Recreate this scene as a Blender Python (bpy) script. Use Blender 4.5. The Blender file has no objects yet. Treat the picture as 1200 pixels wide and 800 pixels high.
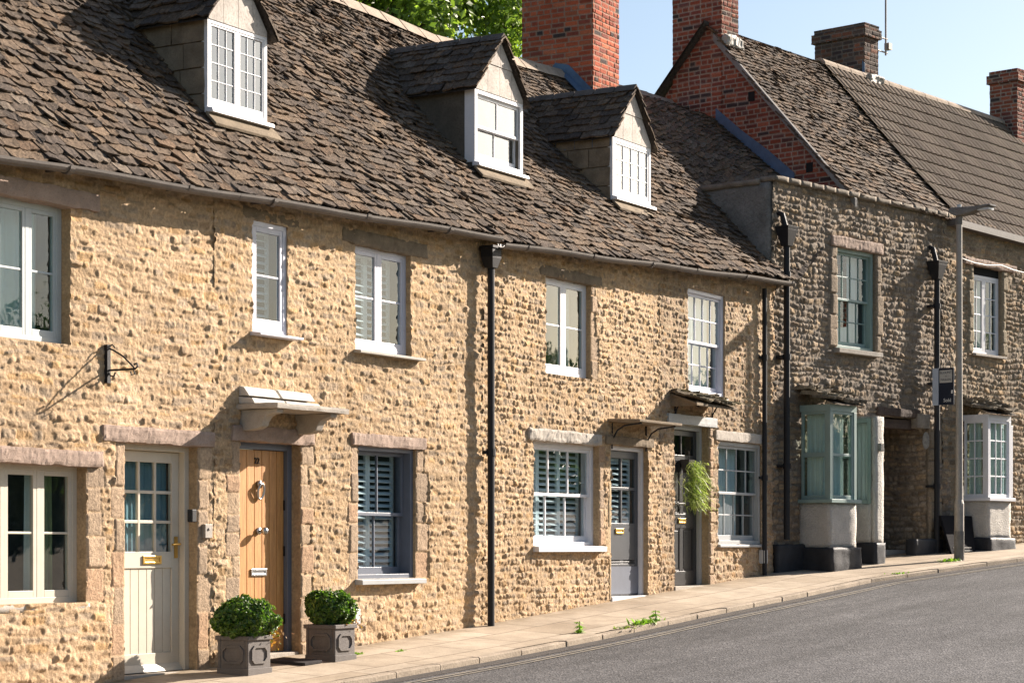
import bpy, math, random
import numpy as np
from mathutils import Vector, Matrix, noise as mnoise
R_ = math.radians
rnd = random.Random(7)
SC = bpy.context.scene
COL = SC.collection
# ------------------------------------------------------------------ camera geometry (from the photograph's vanishing points)
FPX, HORY, CAMD = 2550.0, 640.0, 12.93
TH = math.atan2(1500, FPX)
ZAX = (math.cos(TH), math.sin(TH)); XAX = (math.sin(TH), -math.cos(TH))
CAM = (0.0, -CAMD)
ZC = 2.0            # world height of the eye level
class Frame:
    def __init__(s, o, delta):
        s.o = o; s.d = delta
        s.u = (math.cos(delta), -math.sin(delta)); s.n = (math.sin(delta), math.cos(delta))
    def world(s, a, w, h): return Vector((s.o[0]+a*s.u[0]+w*s.n[0], s.o[1]+a*s.u[1]+w*s.n[1], h+ZC))
    def ray(s, x):
        k = (x-600.0)/FPX
        d = (ZAX[0]+k*XAX[0], ZAX[1]+k*XAX[1])
        c = (CAM[0]-s.o[0], CAM[1]-s.o[1])
        return (c[0]*s.u[0]+c[1]*s.u[1], c[0]*s.n[0]+c[1]*s.n[1], d[0]*s.u[0]+d[1]*s.u[1], d[0]*s.n[0]+d[1]*s.n[1])
    def pw(s, x, y, w=0.0):          # photo point -> (a,h) on the plane at depth w
        ca, cw, da, dw = s.ray(x); Z = (w-cw)/dw
        return ca+Z*da, (HORY-y)/FPX*Z
    def pa(s, x, y, a):              # photo point -> (w,h) on the plane at station a
        ca, cw, da, dw = s.ray(x); Z = (a-ca)/da
        return cw+Z*dw, (HORY-y)/FPX*Z
    def A(s, x, w=0.0): return s.pw(x, 0, w)[0]
    def Hh(s, x, y, w=0.0): return s.pw(x, y, w)[1]
L = Frame((0.0, 0.0), 0.0)
TP = L.A(905)
RF = Frame((TP, 0.0), R_(11.0))
def solve_roof(F, x, y, roofh):      # photo point -> (a,w,h) on a roof surface roofh(a,w)
    lo, hi = -0.3, 4.5
    for _ in range(50):
        m = (lo+hi)/2; a, h = F.pw(x, y, m)
        if roofh(a, m) < h: lo = m
        else: hi = m
    a, h = F.pw(x, y, lo)
    return a, lo, h
# ------------------------------------------------------------------ noise
def vnoise(x, y, seed=0):
    xi = np.floor(x).astype(np.int64); yi = np.floor(y).astype(np.int64)
    fx = x-xi; fy = y-yi
    fx = fx*fx*(3-2*fx); fy = fy*fy*(3-2*fy)
    def hsh(i, j):
        n = (i*374761393+j*668265263+seed*974711+12345) & 0xffffffff
        n = ((n ^ (n >> 13))*1274126177) & 0xffffffff
        n = ((n ^ (n >> 16))*2246822519) & 0xffffffff
        return ((n >> 8) & 0xffff)/32767.5-1.0
    a = hsh(xi, yi); b = hsh(xi+1, yi); c = hsh(xi, yi+1); d = hsh(xi+1, yi+1)
    return (a*(1-fx)+b*fx)*(1-fy)+(c*(1-fx)+d*fx)*fy
def fbm(x, y, seed=0, o=3):
    s = 0; amp = 1; t = 0
    for i in range(o):
        s = s+amp*vnoise(x*(2.03**i), y*(2.03**i), seed+i*17); t += amp; amp *= .55
    return s/t
# ------------------------------------------------------------------ materials
MATS = {}
def nodes(name):
    m = bpy.data.materials.new(name); m.use_nodes = True
    nt = m.node_tree; return m, nt, nt.nodes['Principled BSDF']
def noise_node(nt, scale, detail=4, rough=.6, coord=None):
    n = nt.nodes.new('ShaderNodeTexNoise'); n.inputs['Scale'].default_value = scale
    n.inputs['Detail'].default_value = detail; n.inputs['Roughness'].default_value = rough
    if coord is None:
        coord = nt.nodes.new('ShaderNodeTexCoord').outputs['Object']
    nt.links.new(coord, n.inputs['Vector']); return n
def ramp(nt, fac, stops):
    r = nt.nodes.new('ShaderNodeValToRGB')
    e = r.color_ramp.elements
    while len(e) < len(stops): e.new(.5)
    for el, (p, c) in zip(e, stops):
        el.position = p; el.color = (c[0], c[1], c[2], 1) if hasattr(c, '__len__') else (c, c, c, 1)
    nt.links.new(fac, r.inputs['Fac']); return r
def mixc(nt, fac, a, b, mode='MIX'):
    n = nt.nodes.new('ShaderNodeMix'); n.data_type = 'RGBA'; n.blend_type = mode
    for sock, v in ((0, fac), (6, a), (7, b)):
        if hasattr(v, 'is_linked') or hasattr(v, 'node'): nt.links.new(v, n.inputs[sock])
        elif isinstance(v, (int, float)): n.inputs[sock].default_value = v if sock == 0 else (v, v, v, 1)
        else: n.inputs[sock].default_value = (v[0], v[1], v[2], 1)
    return n.outputs[2]
def bump(nt, bs, height, strength, dist=.01):
    b = nt.nodes.new('ShaderNodeBump'); b.inputs['Strength'].default_value = strength; b.inputs['Distance'].default_value = dist
    nt.links.new(height, b.inputs['Height']); nt.links.new(b.outputs[0], bs.inputs['Normal'])
def attr_mat(name, scale_big, amt_big, scale_fine, amt_fine, rough=.92, lichen_and_shade=None, bs_=.35, gain=1.0):
    """albedo comes from a per-stone colour attribute, broken up by two noises"""
    m, nt, bs = nodes(name)
    at = nt.nodes.new('ShaderNodeAttribute'); at.attribute_name = 'Col'
    co = nt.nodes.new('ShaderNodeTexCoord').outputs['Object']
    n1 = noise_node(nt, scale_big, 5, .6, co); n2 = noise_node(nt, scale_fine, 6, .7, co)
    r1 = ramp(nt, n1.outputs[0], [(.3, 1-amt_big), (.7, 1+amt_big*.6)])
    r2 = ramp(nt, n2.outputs[0], [(.3, 1-amt_fine), (.7, 1+amt_fine)])
    c = mixc(nt, 1.0, at.outputs['Color'], r1.outputs[0], 'MULTIPLY')
    c = mixc(nt, 1.0, c, r2.outputs[0], 'MULTIPLY')
    if gain != 1.0: c = mixc(nt, 1.0, c, (gain, gain, gain), 'MULTIPLY')
    for (sc, lo, hi, colr, amt) in (lichen_and_shade or []):
        n3 = noise_node(nt, sc, 6, .7, co)
        r3 = ramp(nt, n3.outputs[0], [(lo, 0.0), (hi, amt)])
        c = mixc(nt, r3.outputs[0], c, colr)
    nt.links.new(c, bs.inputs['Base Color']); bs.inputs['Roughness'].default_value = rough
    bs.inputs['Specular IOR Level'].default_value = .2
    bump(nt, bs, n2.outputs[0], bs_, .03)
    return m
def paint(name, c, rough=.45, var=.08, bmp=.05, dirt=.15, spec=.4, metallic=0.0, scale=6.0, bd=.01):
    if name in MATS: return MATS[name]
    m, nt, bs = nodes(name)
    co = nt.nodes.new('ShaderNodeTexCoord').outputs['Object']
    n1 = noise_node(nt, scale, 5, .65, co); n2 = noise_node(nt, scale*14, 4, .6, co)
    a = tuple(v*(1-var) for v in c); b = tuple(min(1, v*(1+var)) for v in c)
    r = ramp(nt, n1.outputs[0], [(.3, a), (.7, b)])
    d = ramp(nt, n2.outputs[0], [(.30, dirt), (.52, 0.0)])
    cc = mixc(nt, d.outputs[0], r.outputs[0], (c[0]*.45, c[1]*.42, c[2]*.38))
    nt.links.new(cc, bs.inputs['Base Color'])
    rr = ramp(nt, n2.outputs[0], [(.3, min(1, rough+.15)), (.7, max(.05, rough-.05))])
    nt.links.new(rr.outputs[0], bs.inputs['Roughness'])
    bs.inputs['Specular IOR Level'].default_value = spec; bs.inputs['Metallic'].default_value = metallic
    if bmp: bump(nt, bs, n2.outputs[0], bmp, bd)
    MATS[name] = m; return m
def glass_mat(name, tint=(.88, .93, .94), wob=.002, sc=3.0, refl=1.35):
    m, nt, bs = nodes(name); nt.nodes.remove(bs)
    out = nt.nodes['Material Output']
    tr = nt.nodes.new('ShaderNodeBsdfTransparent'); tr.inputs[0].default_value = (*tint, 1)
    gl = nt.nodes.new('ShaderNodeBsdfGlossy'); gl.inputs['Roughness'].default_value = .015; gl.inputs[0].default_value = (.97, .99, 1, 1)
    fr = nt.nodes.new('ShaderNodeFresnel'); fr.inputs[0].default_value = 1.5
    mu = nt.nodes.new('ShaderNodeMath'); mu.operation = 'MULTIPLY'; mu.inputs[1].default_value = refl; mu.use_clamp = True
    nz = noise_node(nt, sc, 2, .5)
    b = nt.nodes.new('ShaderNodeBump'); b.inputs['Strength'].default_value = 1.0; b.inputs['Distance'].default_value = wob
    nt.links.new(nz.outputs[0], b.inputs['Height'])
    nt.links.new(b.outputs[0], gl.inputs['Normal'])
    mx = nt.nodes.new('ShaderNodeMixShader')
    ge = nt.nodes.new('ShaderNodeNewGeometry'); inv = nt.nodes.new('ShaderNodeMath'); inv.operation = 'SUBTRACT'; inv.inputs[0].default_value = 1.0
    fb = nt.nodes.new('ShaderNodeMath'); fb.operation = 'MULTIPLY'      # reflect once, at the outer face of the pane only
    nt.links.new(ge.outputs['Backfacing'], inv.inputs[1])
    nt.links.new(fr.outputs[0], mu.inputs[0]); nt.links.new(mu.outputs[0], fb.inputs[0]); nt.links.new(inv.outputs[0], fb.inputs[1]); nt.links.new(fb.outputs[0], mx.inputs[0])
    nt.links.new(tr.outputs[0], mx.inputs[1]); nt.links.new(gl.outputs[0], mx.inputs[2])
    nt.links.new(mx.outputs[0], out.inputs['Surface'])
    return m
M = {}
M['rubble'] = attr_mat('warm_rubble_stone', .7, .20, 34, .34, bs_=.6, lichen_and_shade=[(1.3, .56, .76, (.27, .22, .16), .55), (4.5, .60, .72, (.34, .20, .075), .35), (3.1, .62, .72, (.33, .30, .25), .5)])
M['rubble_grey'] = attr_mat('grey_rubble_stone', .8, .26, 30, .32, bs_=.6, lichen_and_shade=[(.9, .5, .72, (.13, .115, .095), .55)])  # broad dark patches paint soft shade into the stone colour
M['slate'] = attr_mat('stone_slate', 1.1, .22, 27, .62, lichen_and_shade=[(2.2, .62, .76, (.22, .17, .10), .5), (8, .68, .76, (.30, .17, .035), .6), (5, .64, .74, (.05, .045, .04), .6)], bs_=1.0)
M['pantile'] = attr_mat('concrete_tile', 1.2, .14, 40, .2)
M['brick'] = attr_mat('red_brick', 1.0, .22, 45, .28)
M['leaf'] = attr_mat('leaf_green', 2.0, .1, 30, .1, rough=.5, bs_=0.0)
def leafy(name, trans=(.3, .5, .05)):
    m, nt, bs = nodes(name)
    at = nt.nodes.new('ShaderNodeAttribute'); at.attribute_name = 'Col'
    nt.links.new(at.outputs['Color'], bs.inputs['Base Color']); bs.inputs['Roughness'].default_value = .45
    tl = nt.nodes.new('ShaderNodeBsdfTranslucent')
    nt.links.new(mixc(nt, 1.0, at.outputs['Color'], (1.5, 1.7, .8), 'MULTIPLY'), tl.inputs[0])
    mx = nt.nodes.new('ShaderNodeMixShader'); mx.inputs[0].default_value = .35
    nt.links.new(bs.outputs[0], mx.inputs[1]); nt.links.new(tl.outputs[0], mx.inputs[2])
    nt.links.new(mx.outputs[0], nt.nodes['Material Output'].inputs['Surface']); return m
M['leaf'] = leafy('leaf_green')
M['glass_sky'] = glass_mat('dormer_glass', wob=.004, refl=4.0)
M['glass'] = glass_mat('window_glass')
M['glass_old'] = glass_mat('old_crown_glass', tint=(.82, .90, .90), wob=.006, sc=2.2, refl=1.6)
M['render_grey'] = paint('grey_render', (.20, .19, .175), .95, .4, 1.0, .4, .1, scale=1.8, bd=.03)
M['roughcast'] = paint('white_roughcast', (.60, .57, .52), .95, .14, 1.0, .3, .1, scale=3, bd=.05)
M['plinth'] = paint('black_plinth_paint', (.022, .023, .027), .6, .3, .5, .0, .4)
M['iron'] = paint('black_iron', (.012, .012, .014), .6, .2, .1, .0, .35)
M['gutter'] = paint('brown_grey_gutter', (.10, .085, .075), .45, .25, .15, .3, .4)
M['lead'] = paint('lead_flashing', (.075, .125, .205), .5, .2, .2, .2, .4)
M['leadpale'] = paint('weathered_lead', (.38, .355, .31), .6, .12, .25, .35, .3)
M['lintel'] = paint('pinkish_stone', (.335, .25, .20), .85, .2, .5, .35, .2)
M['stonepale'] = paint('pale_dressed_stone', (.40, .36, .31), .9, .16, .5, .35, .2)
M['stonebrown'] = paint('brown_stone_slab', (.21, .165, .115), .92, .3, .7, .4, .2)
M['timber'] = paint('old_timber', (.07, .05, .04), .8, .3, .5, .2, .2)
M['white'] = paint('white_gloss_paint', (.66, .66, .68), .4, .05, .06, .12)
M['lilac'] = paint('pale_lilac_paint', (.56, .56, .62), .4, .06, .05, .12)
M['cream'] = paint('cream_paint', (.58, .52, .42), .45, .05, .06, .12)
M['paleblue'] = paint('pale_blue_grey_paint', (.46, .50, .50), .45, .06, .06, .14)
M['greyframe'] = paint('slate_grey_paint', (.13, .145, .18), .4, .08, .05, .1)
M['stonegrey'] = paint('light_grey_paint', (.36, .37, .37), .45, .06, .05, .12)
M['darkdoor'] = paint('charcoal_paint', (.055, .06, .068), .35, .1, .05, .08)
M['blackdoor'] = paint('black_door_paint', (.022, .023, .025), .3, .1, .05, .05)
M['teal'] = paint('teal_paint', (.235, .315, .29), .45, .07, .06, .12)
M['board'] = paint('whitewashed_boards', (.48, .435, .39), .8, .25, .3, .5, .2, scale=3)
M['shutter'] = paint('white_shutter', (.72, .77, .79), .5, .04, .0, .0)
M['curtain'] = paint('white_curtain', (.62, .71, .72), .9, .06, .0, .0, .05)
M['baycurtain'] = paint('cream_net_curtain', (.80, .79, .73), .9, .06, .0, .0, .05)
M['curtaingreen'] = paint('green_curtain', (.22, .28, .17), .9, .06, .0, .0, .05)
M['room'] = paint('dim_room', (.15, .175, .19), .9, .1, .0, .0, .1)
M['brass'] = paint('brass', (.62, .40, .12), .3, .1, .02, .1, .5, 1.0)
M['nickel'] = paint('dull_nickel', (.42, .42, .42), .3, .1, .02, .1, .5, 1.0)
M['steel'] = paint('galvanised_steel', (.31, .28, .245), .55, .15, .15, .3, .4, .3)
M['planter'] = paint('lead_look_planter', (.135, .12, .11), .7, .15, .4, .3, .3)
M['soil'] = paint('soil', (.03, .022, .015), .95, .3, .6, .0, .1)
M['plastic'] = paint('white_plastic', (.52, .52, .51), .5, .05, .0, .1)
M['navy'] = paint('navy_board', (.008, .014, .03), .35, .1, .0, .0, .4)
M['letter'] = paint('letter_white', (.7, .7, .68), .5, .03, .0, .0)
M['panelgrey'] = paint('sign_panel_grey', (.42, .41, .38), .5, .05, .0, .0)
M['blackboard'] = paint('black_board', (.012, .012, .014), .85, .2, .1, .0, .08)
M['mortar'] = paint('lime_mortar', (.55, .52, .47), .95, .12, .6, .2, .1)
M['bark'] = paint('bark', (.10, .075, .05), .95, .3, .8, .2, .1)
M['mat'] = paint('rubber_mat', (.05, .045, .045), .9, .3, .5, .0, .1)
M['gap_shade'] = paint('dark_gap', (.02, .02, .02), .9, .1, .0, .0, .1)  # near-black that stands in for shade in gaps and holes
def oak():
    m, nt, bs = nodes('oiled_oak')
    co = nt.nodes.new('ShaderNodeTexCoord').outputs['Object']
    mp = nt.nodes.new('ShaderNodeMapping'); mp.inputs['Scale'].default_value = (9, 9, .8); nt.links.new(co, mp.inputs[0])
    n = noise_node(nt, 3.0, 6, .65, mp.outputs[0])
    n2 = noise_node(nt, 14.0, 5, .7, mp.outputs[0])
    r = ramp(nt, n.outputs[0], [(.3, (.44, .19, .05)), (.55, (.58, .275, .08)), (.75, (.64, .33, .11))])
    r2 = ramp(nt, n2.outputs[0], [(.35, .72), (.6, 1.0)])
    nt.links.new(mixc(nt, 1.0, r.outputs[0], r2.outputs[0], 'MULTIPLY'), bs.inputs['Base Color'])
    bs.inputs['Roughness'].default_value = .5; bump(nt, bs, n2.outputs[0], .15, .01); return m
M['oak'] = oak()
def asphalt():
    m, nt, bs = nodes('worn_asphalt')
    co = nt.nodes.new('ShaderNodeTexCoord').outputs['Object']
    v = nt.nodes.new('ShaderNodeTexVoronoi'); v.inputs['Scale'].default_value = 44; nt.links.new(co, v.inputs['Vector'])
    n = noise_node(nt, .5, 6, .65, co); n2 = noise_node(nt, 30, 6, .8, co); n3 = noise_node(nt, 3.5, 5, .7, co)
    ag = ramp(nt, v.outputs['Color'], [(.15, (.040, .039, .042)), (.55, (.084, .081, .083)), (.9, (.175, .168, .165))])
    b1 = ramp(nt, n.outputs[0], [(.3, .66), (.7, 1.2)]); b2 = ramp(nt, n2.outputs[0], [(.3, .6), (.7, 1.3)]); b3 = ramp(nt, n3.outputs[0], [(.3, .85), (.7, 1.12)])
    c = mixc(nt, 1.0, ag.outputs[0], b1.outputs[0], 'MULTIPLY'); c = mixc(nt, 1.0, c, b2.outputs[0], 'MULTIPLY'); c = mixc(nt, 1.0, c, b3.outputs[0], 'MULTIPLY')
    mp = nt.nodes.new('ShaderNodeMapping'); mp.inputs['Scale'].default_value = (.10, 1.4, 1); nt.links.new(co, mp.inputs[0])     # wear and polish drawn out along the carriageway
    n4 = noise_node(nt, 1.6, 4, .6, mp.outputs[0]); b4 = ramp(nt, n4.outputs[0], [(.34, .72), (.62, 1.08)]); c = mixc(nt, 1.0, c, b4.outputs[0], 'MULTIPLY')
    nt.links.new(c, bs.inputs['Base Color']); bs.inputs['Roughness'].default_value = .85
    bs.inputs['Specular IOR Level'].default_value = .3
    bump(nt, bs, v.outputs['Distance'], .8, .012); return m
M['asphalt'] = asphalt()
def paving():
    m, nt, bs = nodes('paving_slabs')
    uv = nt.nodes.new('ShaderNodeUVMap'); uv.uv_map = 'UVMap'
    wn = noise_node(nt, 1.3, 3, .6, uv.outputs[0])
    ws = nt.nodes.new('ShaderNodeVectorMath'); ws.operation = 'SCALE'; ws.inputs['Scale'].default_value = .05
    nt.links.new(wn.outputs['Color'], ws.inputs[0])
    ad = nt.nodes.new('ShaderNodeVectorMath'); nt.links.new(uv.outputs[0], ad.inputs[0]); nt.links.new(ws.outputs[0], ad.inputs[1])
    b = nt.nodes.new('ShaderNodeTexBrick'); nt.links.new(ad.outputs[0], b.inputs['Vector'])
    b.inputs['Scale'].default_value = 1.0; b.inputs['Brick Width'].default_value = .92; b.inputs['Row Height'].default_value = .62
    b.inputs['Mortar Size'].default_value = .014; b.inputs['Mortar Smooth'].default_value = .6; b.inputs['Bias'].default_value = 0
    b.inputs['Color1'].default_value = (.47, .405, .325, 1); b.inputs['Color2'].default_value = (.38, .315, .24, 1); b.inputs['Mortar'].default_value = (.19, .15, .11, 1)
    n = noise_node(nt, .9, 6, .65, uv.outputs[0]); n2 = noise_node(nt, 45, 6, .75, uv.outputs[0]); n3 = noise_node(nt, 5, 6, .7, uv.outputs[0])
    r1 = ramp(nt, n.outputs[0], [(.3, (.70, .66, .61)), (.62, (1.1, 1.07, 1.03))]); r2 = ramp(nt, n2.outputs[0], [(.3, .8), (.7, 1.16)]); r3 = ramp(nt, n3.outputs[0], [(.3, .84), (.7, 1.1)])
    c = mixc(nt, 1.0, b.outputs['Color'], r1.outputs[0], 'MULTIPLY'); c = mixc(nt, 1.0, c, r2.outputs[0], 'MULTIPLY'); c = mixc(nt, 1.0, c, r3.outputs[0], 'MULTIPLY')
    # silt and moss washed along the foot of the walls and the kerb
    sp = nt.nodes.new('ShaderNodeSeparateXYZ'); nt.links.new(uv.outputs[0], sp.inputs[0])
    e = ramp(nt, sp.outputs['Y'], [(.0, .9), (.16, .6), (.42, .0)])
    n4 = noise_node(nt, 3, 6, .75, uv.outputs[0]); r4 = ramp(nt, n4.outputs[0], [(.35, 0.0), (.6, 1.0)])
    em = mixc(nt, 1.0, e.outputs[0], r4.outputs[0], 'MULTIPLY')
    c = mixc(nt, em, c, (.18, .135, .08))
    nt.links.new(c, bs.inputs['Base Color']); bs.inputs['Roughness'].default_value = .9
    bs.inputs['Specular IOR Level'].default_value = .2
    bump(nt, bs, c, .5, .015); return m
M['paving'] = paving()
M['kerb'] = paint('kerb_stone', (.33, .27, .205), .9, .25, .7, .4, .2, scale=3)
M['gutterstrip'] = paint('gutter_tarmac', (.085, .075, .068), .95, .3, .9, .3, .2, scale=8)
def worn_line():
    m, nt, bs = nodes('worn_yellow_line')
    co = nt.nodes.new('ShaderNodeTexCoord').outputs['Object']
    n = noise_node(nt, 18, 6, .75, co); n1 = noise_node(nt, 1.2, 4, .6, co)
    r = ramp(nt, n.outputs[0], [(.40, (.10, .095, .09)), (.60, (.27, .225, .16))])
    r1 = ramp(nt, n1.outputs[0], [(.3, .75), (.7, 1.1)])
    nt.links.new(mixc(nt, 1.0, r.outputs[0], r1.outputs[0], 'MULTIPLY'), bs.inputs['Base Color']); bs.inputs['Roughness'].default_value = .85; return m
M['line'] = worn_line()
# ------------------------------------------------------------------ mesh builders
def link_mesh(name, me, mat, parent=None):
    o = bpy.data.objects.new(name, me)
    for mm in (mat if isinstance(mat, (list, tuple)) else [mat]): me.materials.append(mm)
    COL.objects.link(o)
    if parent is not None: o.parent = parent
    return o
class NM:
    """numpy quad mesh with a colour attribute"""
    def __init__(s): s.v = []; s.f = []; s.c = []; s.n = 0
    def add(s, v, f, c):
        v = np.asarray(v, float).reshape(-1, 3); f = np.asarray(f, np.int64).reshape(-1, 4)
        c = np.asarray(c, float)
        if c.ndim == 1: c = np.tile(c, (len(v), 1))
        s.v.append(v); s.f.append(f+s.n); s.c.append(c.reshape(-1, 3)); s.n += len(v)
    def build(s, name, mat, parent=None, org=(0, 0, 0), smooth=False):
        v = np.concatenate(s.v)-np.array(org); f = np.concatenate(s.f); c = np.concatenate(s.c)
        me = bpy.data.meshes.new(name)
        me.vertices.add(len(v)); me.vertices.foreach_set('co', v.astype(np.float32).ravel())
        me.loops.add(len(f)*4); me.polygons.add(len(f))
        me.loops.foreach_set('vertex_index', f.astype(np.int32).ravel())
        me.polygons.foreach_set('loop_start', np.arange(0, len(f)*4, 4, dtype=np.int32))
        me.polygons.foreach_set('use_smooth', np.full(len(f), smooth))
        at = me.color_attributes.new('Col', 'FLOAT_COLOR', 'POINT')
        at.data.foreach_set('color', np.concatenate([np.clip(c, 0, 1), np.ones((len(c), 1))], 1).astype(np.float32).ravel())
        me.update(calc_edges=True); me.validate()
        return link_mesh(name, me, mat, parent)
class MB:
    def __init__(s): s.v = []; s.f = []
    def poly(s, pts, faces):
        b = len(s.v); s.v += [tuple(p) for p in pts]; s.f += [[i+b for i in f] for f in faces]; return s
    def box(s, x0, x1, y0, y1, z0, z1):
        return s.poly([(x0, y0, z0), (x1, y0, z0), (x1, y1, z0), (x0, y1, z0), (x0, y0, z1), (x1, y0, z1), (x1, y1, z1), (x0, y1, z1)],
                      [(0, 3, 2, 1), (4, 5, 6, 7), (0, 1, 5, 4), (1, 2, 6, 5), (2, 3, 7, 6), (3, 0, 4, 7)])
    def hexa(s, bot, top):        # two quads, same winding seen from above
        return s.poly(list(bot)+list(top), [(0, 3, 2, 1), (4, 5, 6, 7), (0, 1, 5, 4), (1, 2, 6, 5), (2, 3, 7, 6), (3, 0, 4, 7)])
    def prism(s, prof, axis, c0, c1):
        """profile of 2-D points extruded along axis ('x': prof=(y,z), 'y': prof=(x,z), 'z': prof=(x,y))"""
        n = len(prof)
        def p(q, c): return {'x': (c, q[0], q[1]), 'y': (q[0], c, q[1]), 'z': (q[0], q[1], c)}[axis]
        return s.poly([p(q, c0) for q in prof]+[p(q, c1) for q in prof],
                      [list(range(n))[::-1], list(range(n, 2*n))]+[(i, (i+1) % n, n+(i+1) % n, n+i) for i in range(n)])
    def tube(s, pts, r, n=8, cap=True):
        pts = [Vector(p) for p in pts]; rr = r if isinstance(r, (list, tuple)) else [r]*len(pts)
        b = len(s.v); up = None
        for i, p in enumerate(pts):
            t = (pts[min(i+1, len(pts)-1)]-pts[max(i-1, 0)]).normalized()
            if up is None: up = Vector((0, 0, 1)) if abs(t.z) < .9 else Vector((1, 0, 0))
            e1 = t.cross(up).normalized(); e2 = e1.cross(t).normalized(); up = e2
            for k in range(n):
                an = 2*math.pi*k/n; s.v.append(tuple(p+(e1*math.cos(an)+e2*math.sin(an))*rr[i]))
        for i in range(len(pts)-1):
            for k in range(n):
                s.f.append([b+i*n+k, b+i*n+(k+1) % n, b+(i+1)*n+(k+1) % n, b+(i+1)*n+k])
        if cap:
            s.f.append([b+k for k in range(n)][::-1]); s.f.append([b+(len(pts)-1)*n+k for k in range(n)])
        return s
    def frustum(s, cx, cy, z0, z1, w0, d0, w1, d1):
        return s.hexa([(cx-w0, cy-d0, z0), (cx+w0, cy-d0, z0), (cx+w0, cy+d0, z0), (cx-w0, cy+d0, z0)],
                      [(cx-w1, cy-d1, z1), (cx+w1, cy-d1, z1), (cx+w1, cy+d1, z1), (cx-w1, cy+d1, z1)])
    def disc(s, c, r, nrm, th=.01, n=20, ry=None):
        q = Vector(nrm).to_track_quat('Z', 'Y'); c = Vector(c); ry = ry or r
        ring = [Vector((r*math.cos(2*math.pi*k/n), ry*math.sin(2*math.pi*k/n), 0)) for k in range(n)]
        return s.poly([c+q @ p for p in ring]+[c+q @ (p+Vector((0, 0, th))) for p in ring],
                      [list(range(n))[::-1], list(range(n, 2*n))]+[(i, (i+1) % n, n+(i+1) % n, n+i) for i in range(n)])
    def ball(s, c, r, n=10, sz=(1, 1, 1)):
        b = len(s.v); m = n//2
        for i in range(m+1):
            ph = math.pi*i/m
            for k in range(n):
                t = 2*math.pi*k/n; s.v.append((c[0]+r*sz[0]*math.sin(ph)*math.cos(t), c[1]+r*sz[1]*math.sin(ph)*math.sin(t), c[2]+r*sz[2]*math.cos(ph)))
        for i in range(m):
            for k in range(n): s.f.append([b+i*n+k, b+(i+1)*n+k, b+(i+1)*n+(k+1) % n, b+i*n+(k+1) % n])
        return s
    def rough_box(s, x0, x1, y0, y1, z0, z1, amp=.012, seg=.05, seed=0, tilt=0.0):
        """a hewn stone: subdivided box with every vertex pushed about; tilt drops the far (x1) end"""
        dx, dy, dz = x1-x0, y1-y0, z1-z0
        nx, ny, nz = max(2, int(dx/seg)), max(2, int(dy/seg)), max(2, int(dz/seg))
        idx = {}
        def vid(i, j, k):
            if (i, j, k) not in idx:
                p = Vector((x0+dx*i/nx, y0+dy*j/ny, z0+dz*k/nz))
                nv = mnoise.noise_vector(p*5+Vector((seed*3.7, 1.3, 0)))*amp+mnoise.noise_vector(p*17+Vector((seed, 9, 2)))*amp*.6+mnoise.noise_vector(p*41+Vector((2, seed, 5)))*amp*.35
                ends = (i in (0, nx))+(j in (0, ny))+(k in (0, nz))
                if ends >= 2:       # knock the arrises back
                    c = Vector(((x0+x1)/2, (y0+y1)/2, (z0+z1)/2)); e = (c-p)
                    for q in range(3): e[q] = math.copysign(min(abs(e[q]), amp*.55), e[q]) if (i in (0, nx), j in (0, ny), k in (0, nz))[q] else 0
                    p = p+e
                p = p+nv; p.z += tilt*i/nx
                idx[(i, j, k)] = len(s.v); s.v.append(tuple(p))
            return idx[(i, j, k)]
        for i in range(nx):
            for j in range(ny):
                s.f.append([vid(i, j, 0), vid(i, j+1, 0), vid(i+1, j+1, 0), vid(i+1, j, 0)]); s.f.append([vid(i, j, nz), vid(i+1, j, nz), vid(i+1, j+1, nz), vid(i, j+1, nz)])
            for k in range(nz):
                s.f.append([vid(i, 0, k), vid(i+1, 0, k), vid(i+1, 0, k+1), vid(i, 0, k+1)]); s.f.append([vid(i, ny, k), vid(i, ny, k+1), vid(i+1, ny, k+1), vid(i+1, ny, k)])
        for j in range(ny):
            for k in range(nz):
                s.f.append([vid(0, j, k), vid(0, j, k+1), vid(0, j+1, k+1), vid(0, j+1, k)]); s.f.append([vid(nx, j, k), vid(nx, j+1, k), vid(nx, j+1, k+1), vid(nx, j, k+1)])
        return s
    def build(s, name, mat, parent=None, org=(0, 0, 0), bevel=0.0, smooth=False):
        me = bpy.data.meshes.new(name)
        me.from_pydata([(p[0]-org[0], p[1]-org[1], p[2]-org[2]) for p in s.v], [], s.f)
        if smooth: me.polygons.foreach_set('use_smooth', [True]*len(me.polygons))
        me.update()
        o = link_mesh(name, me, mat, parent)
        if bevel:
            b = o.modifiers.new('bevel', 'BEVEL'); b.width = bevel; b.segments = 2; b.limit_method = 'ANGLE'; b.harden_normals = False
        return o
def tag(o, label=None, cat=None, group=None, kind=None):
    for k, v in (('label', label), ('category', cat), ('group', group), ('kind', kind)):
        if v: o[k] = v
    return o
class House:
    """a thing made of parts, modelled in its street frame (a along, w into the plot, h above eye level)"""
    def __init__(s, name, label, cat, F, a0, h0, group=None, w0=0.0):
        s.F = F; s.org = (a0, w0, h0)
        s.root = bpy.data.objects.new(name, None); COL.objects.link(s.root)
        s.root.location = F.world(a0, w0, h0); s.root.rotation_euler = (0, 0, -F.d)
        s.root.empty_display_size = .3
        tag(s.root, label, cat, group)
    def part(s, mb, name, mat, parent=None, **kw):
        return mb.build(name, mat, parent if parent is not None else s.root, s.org, **kw)
SUN_STRENGTH, SKY_STRENGTH, EXPOSURE = 5.0, .055, 1.55
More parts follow.
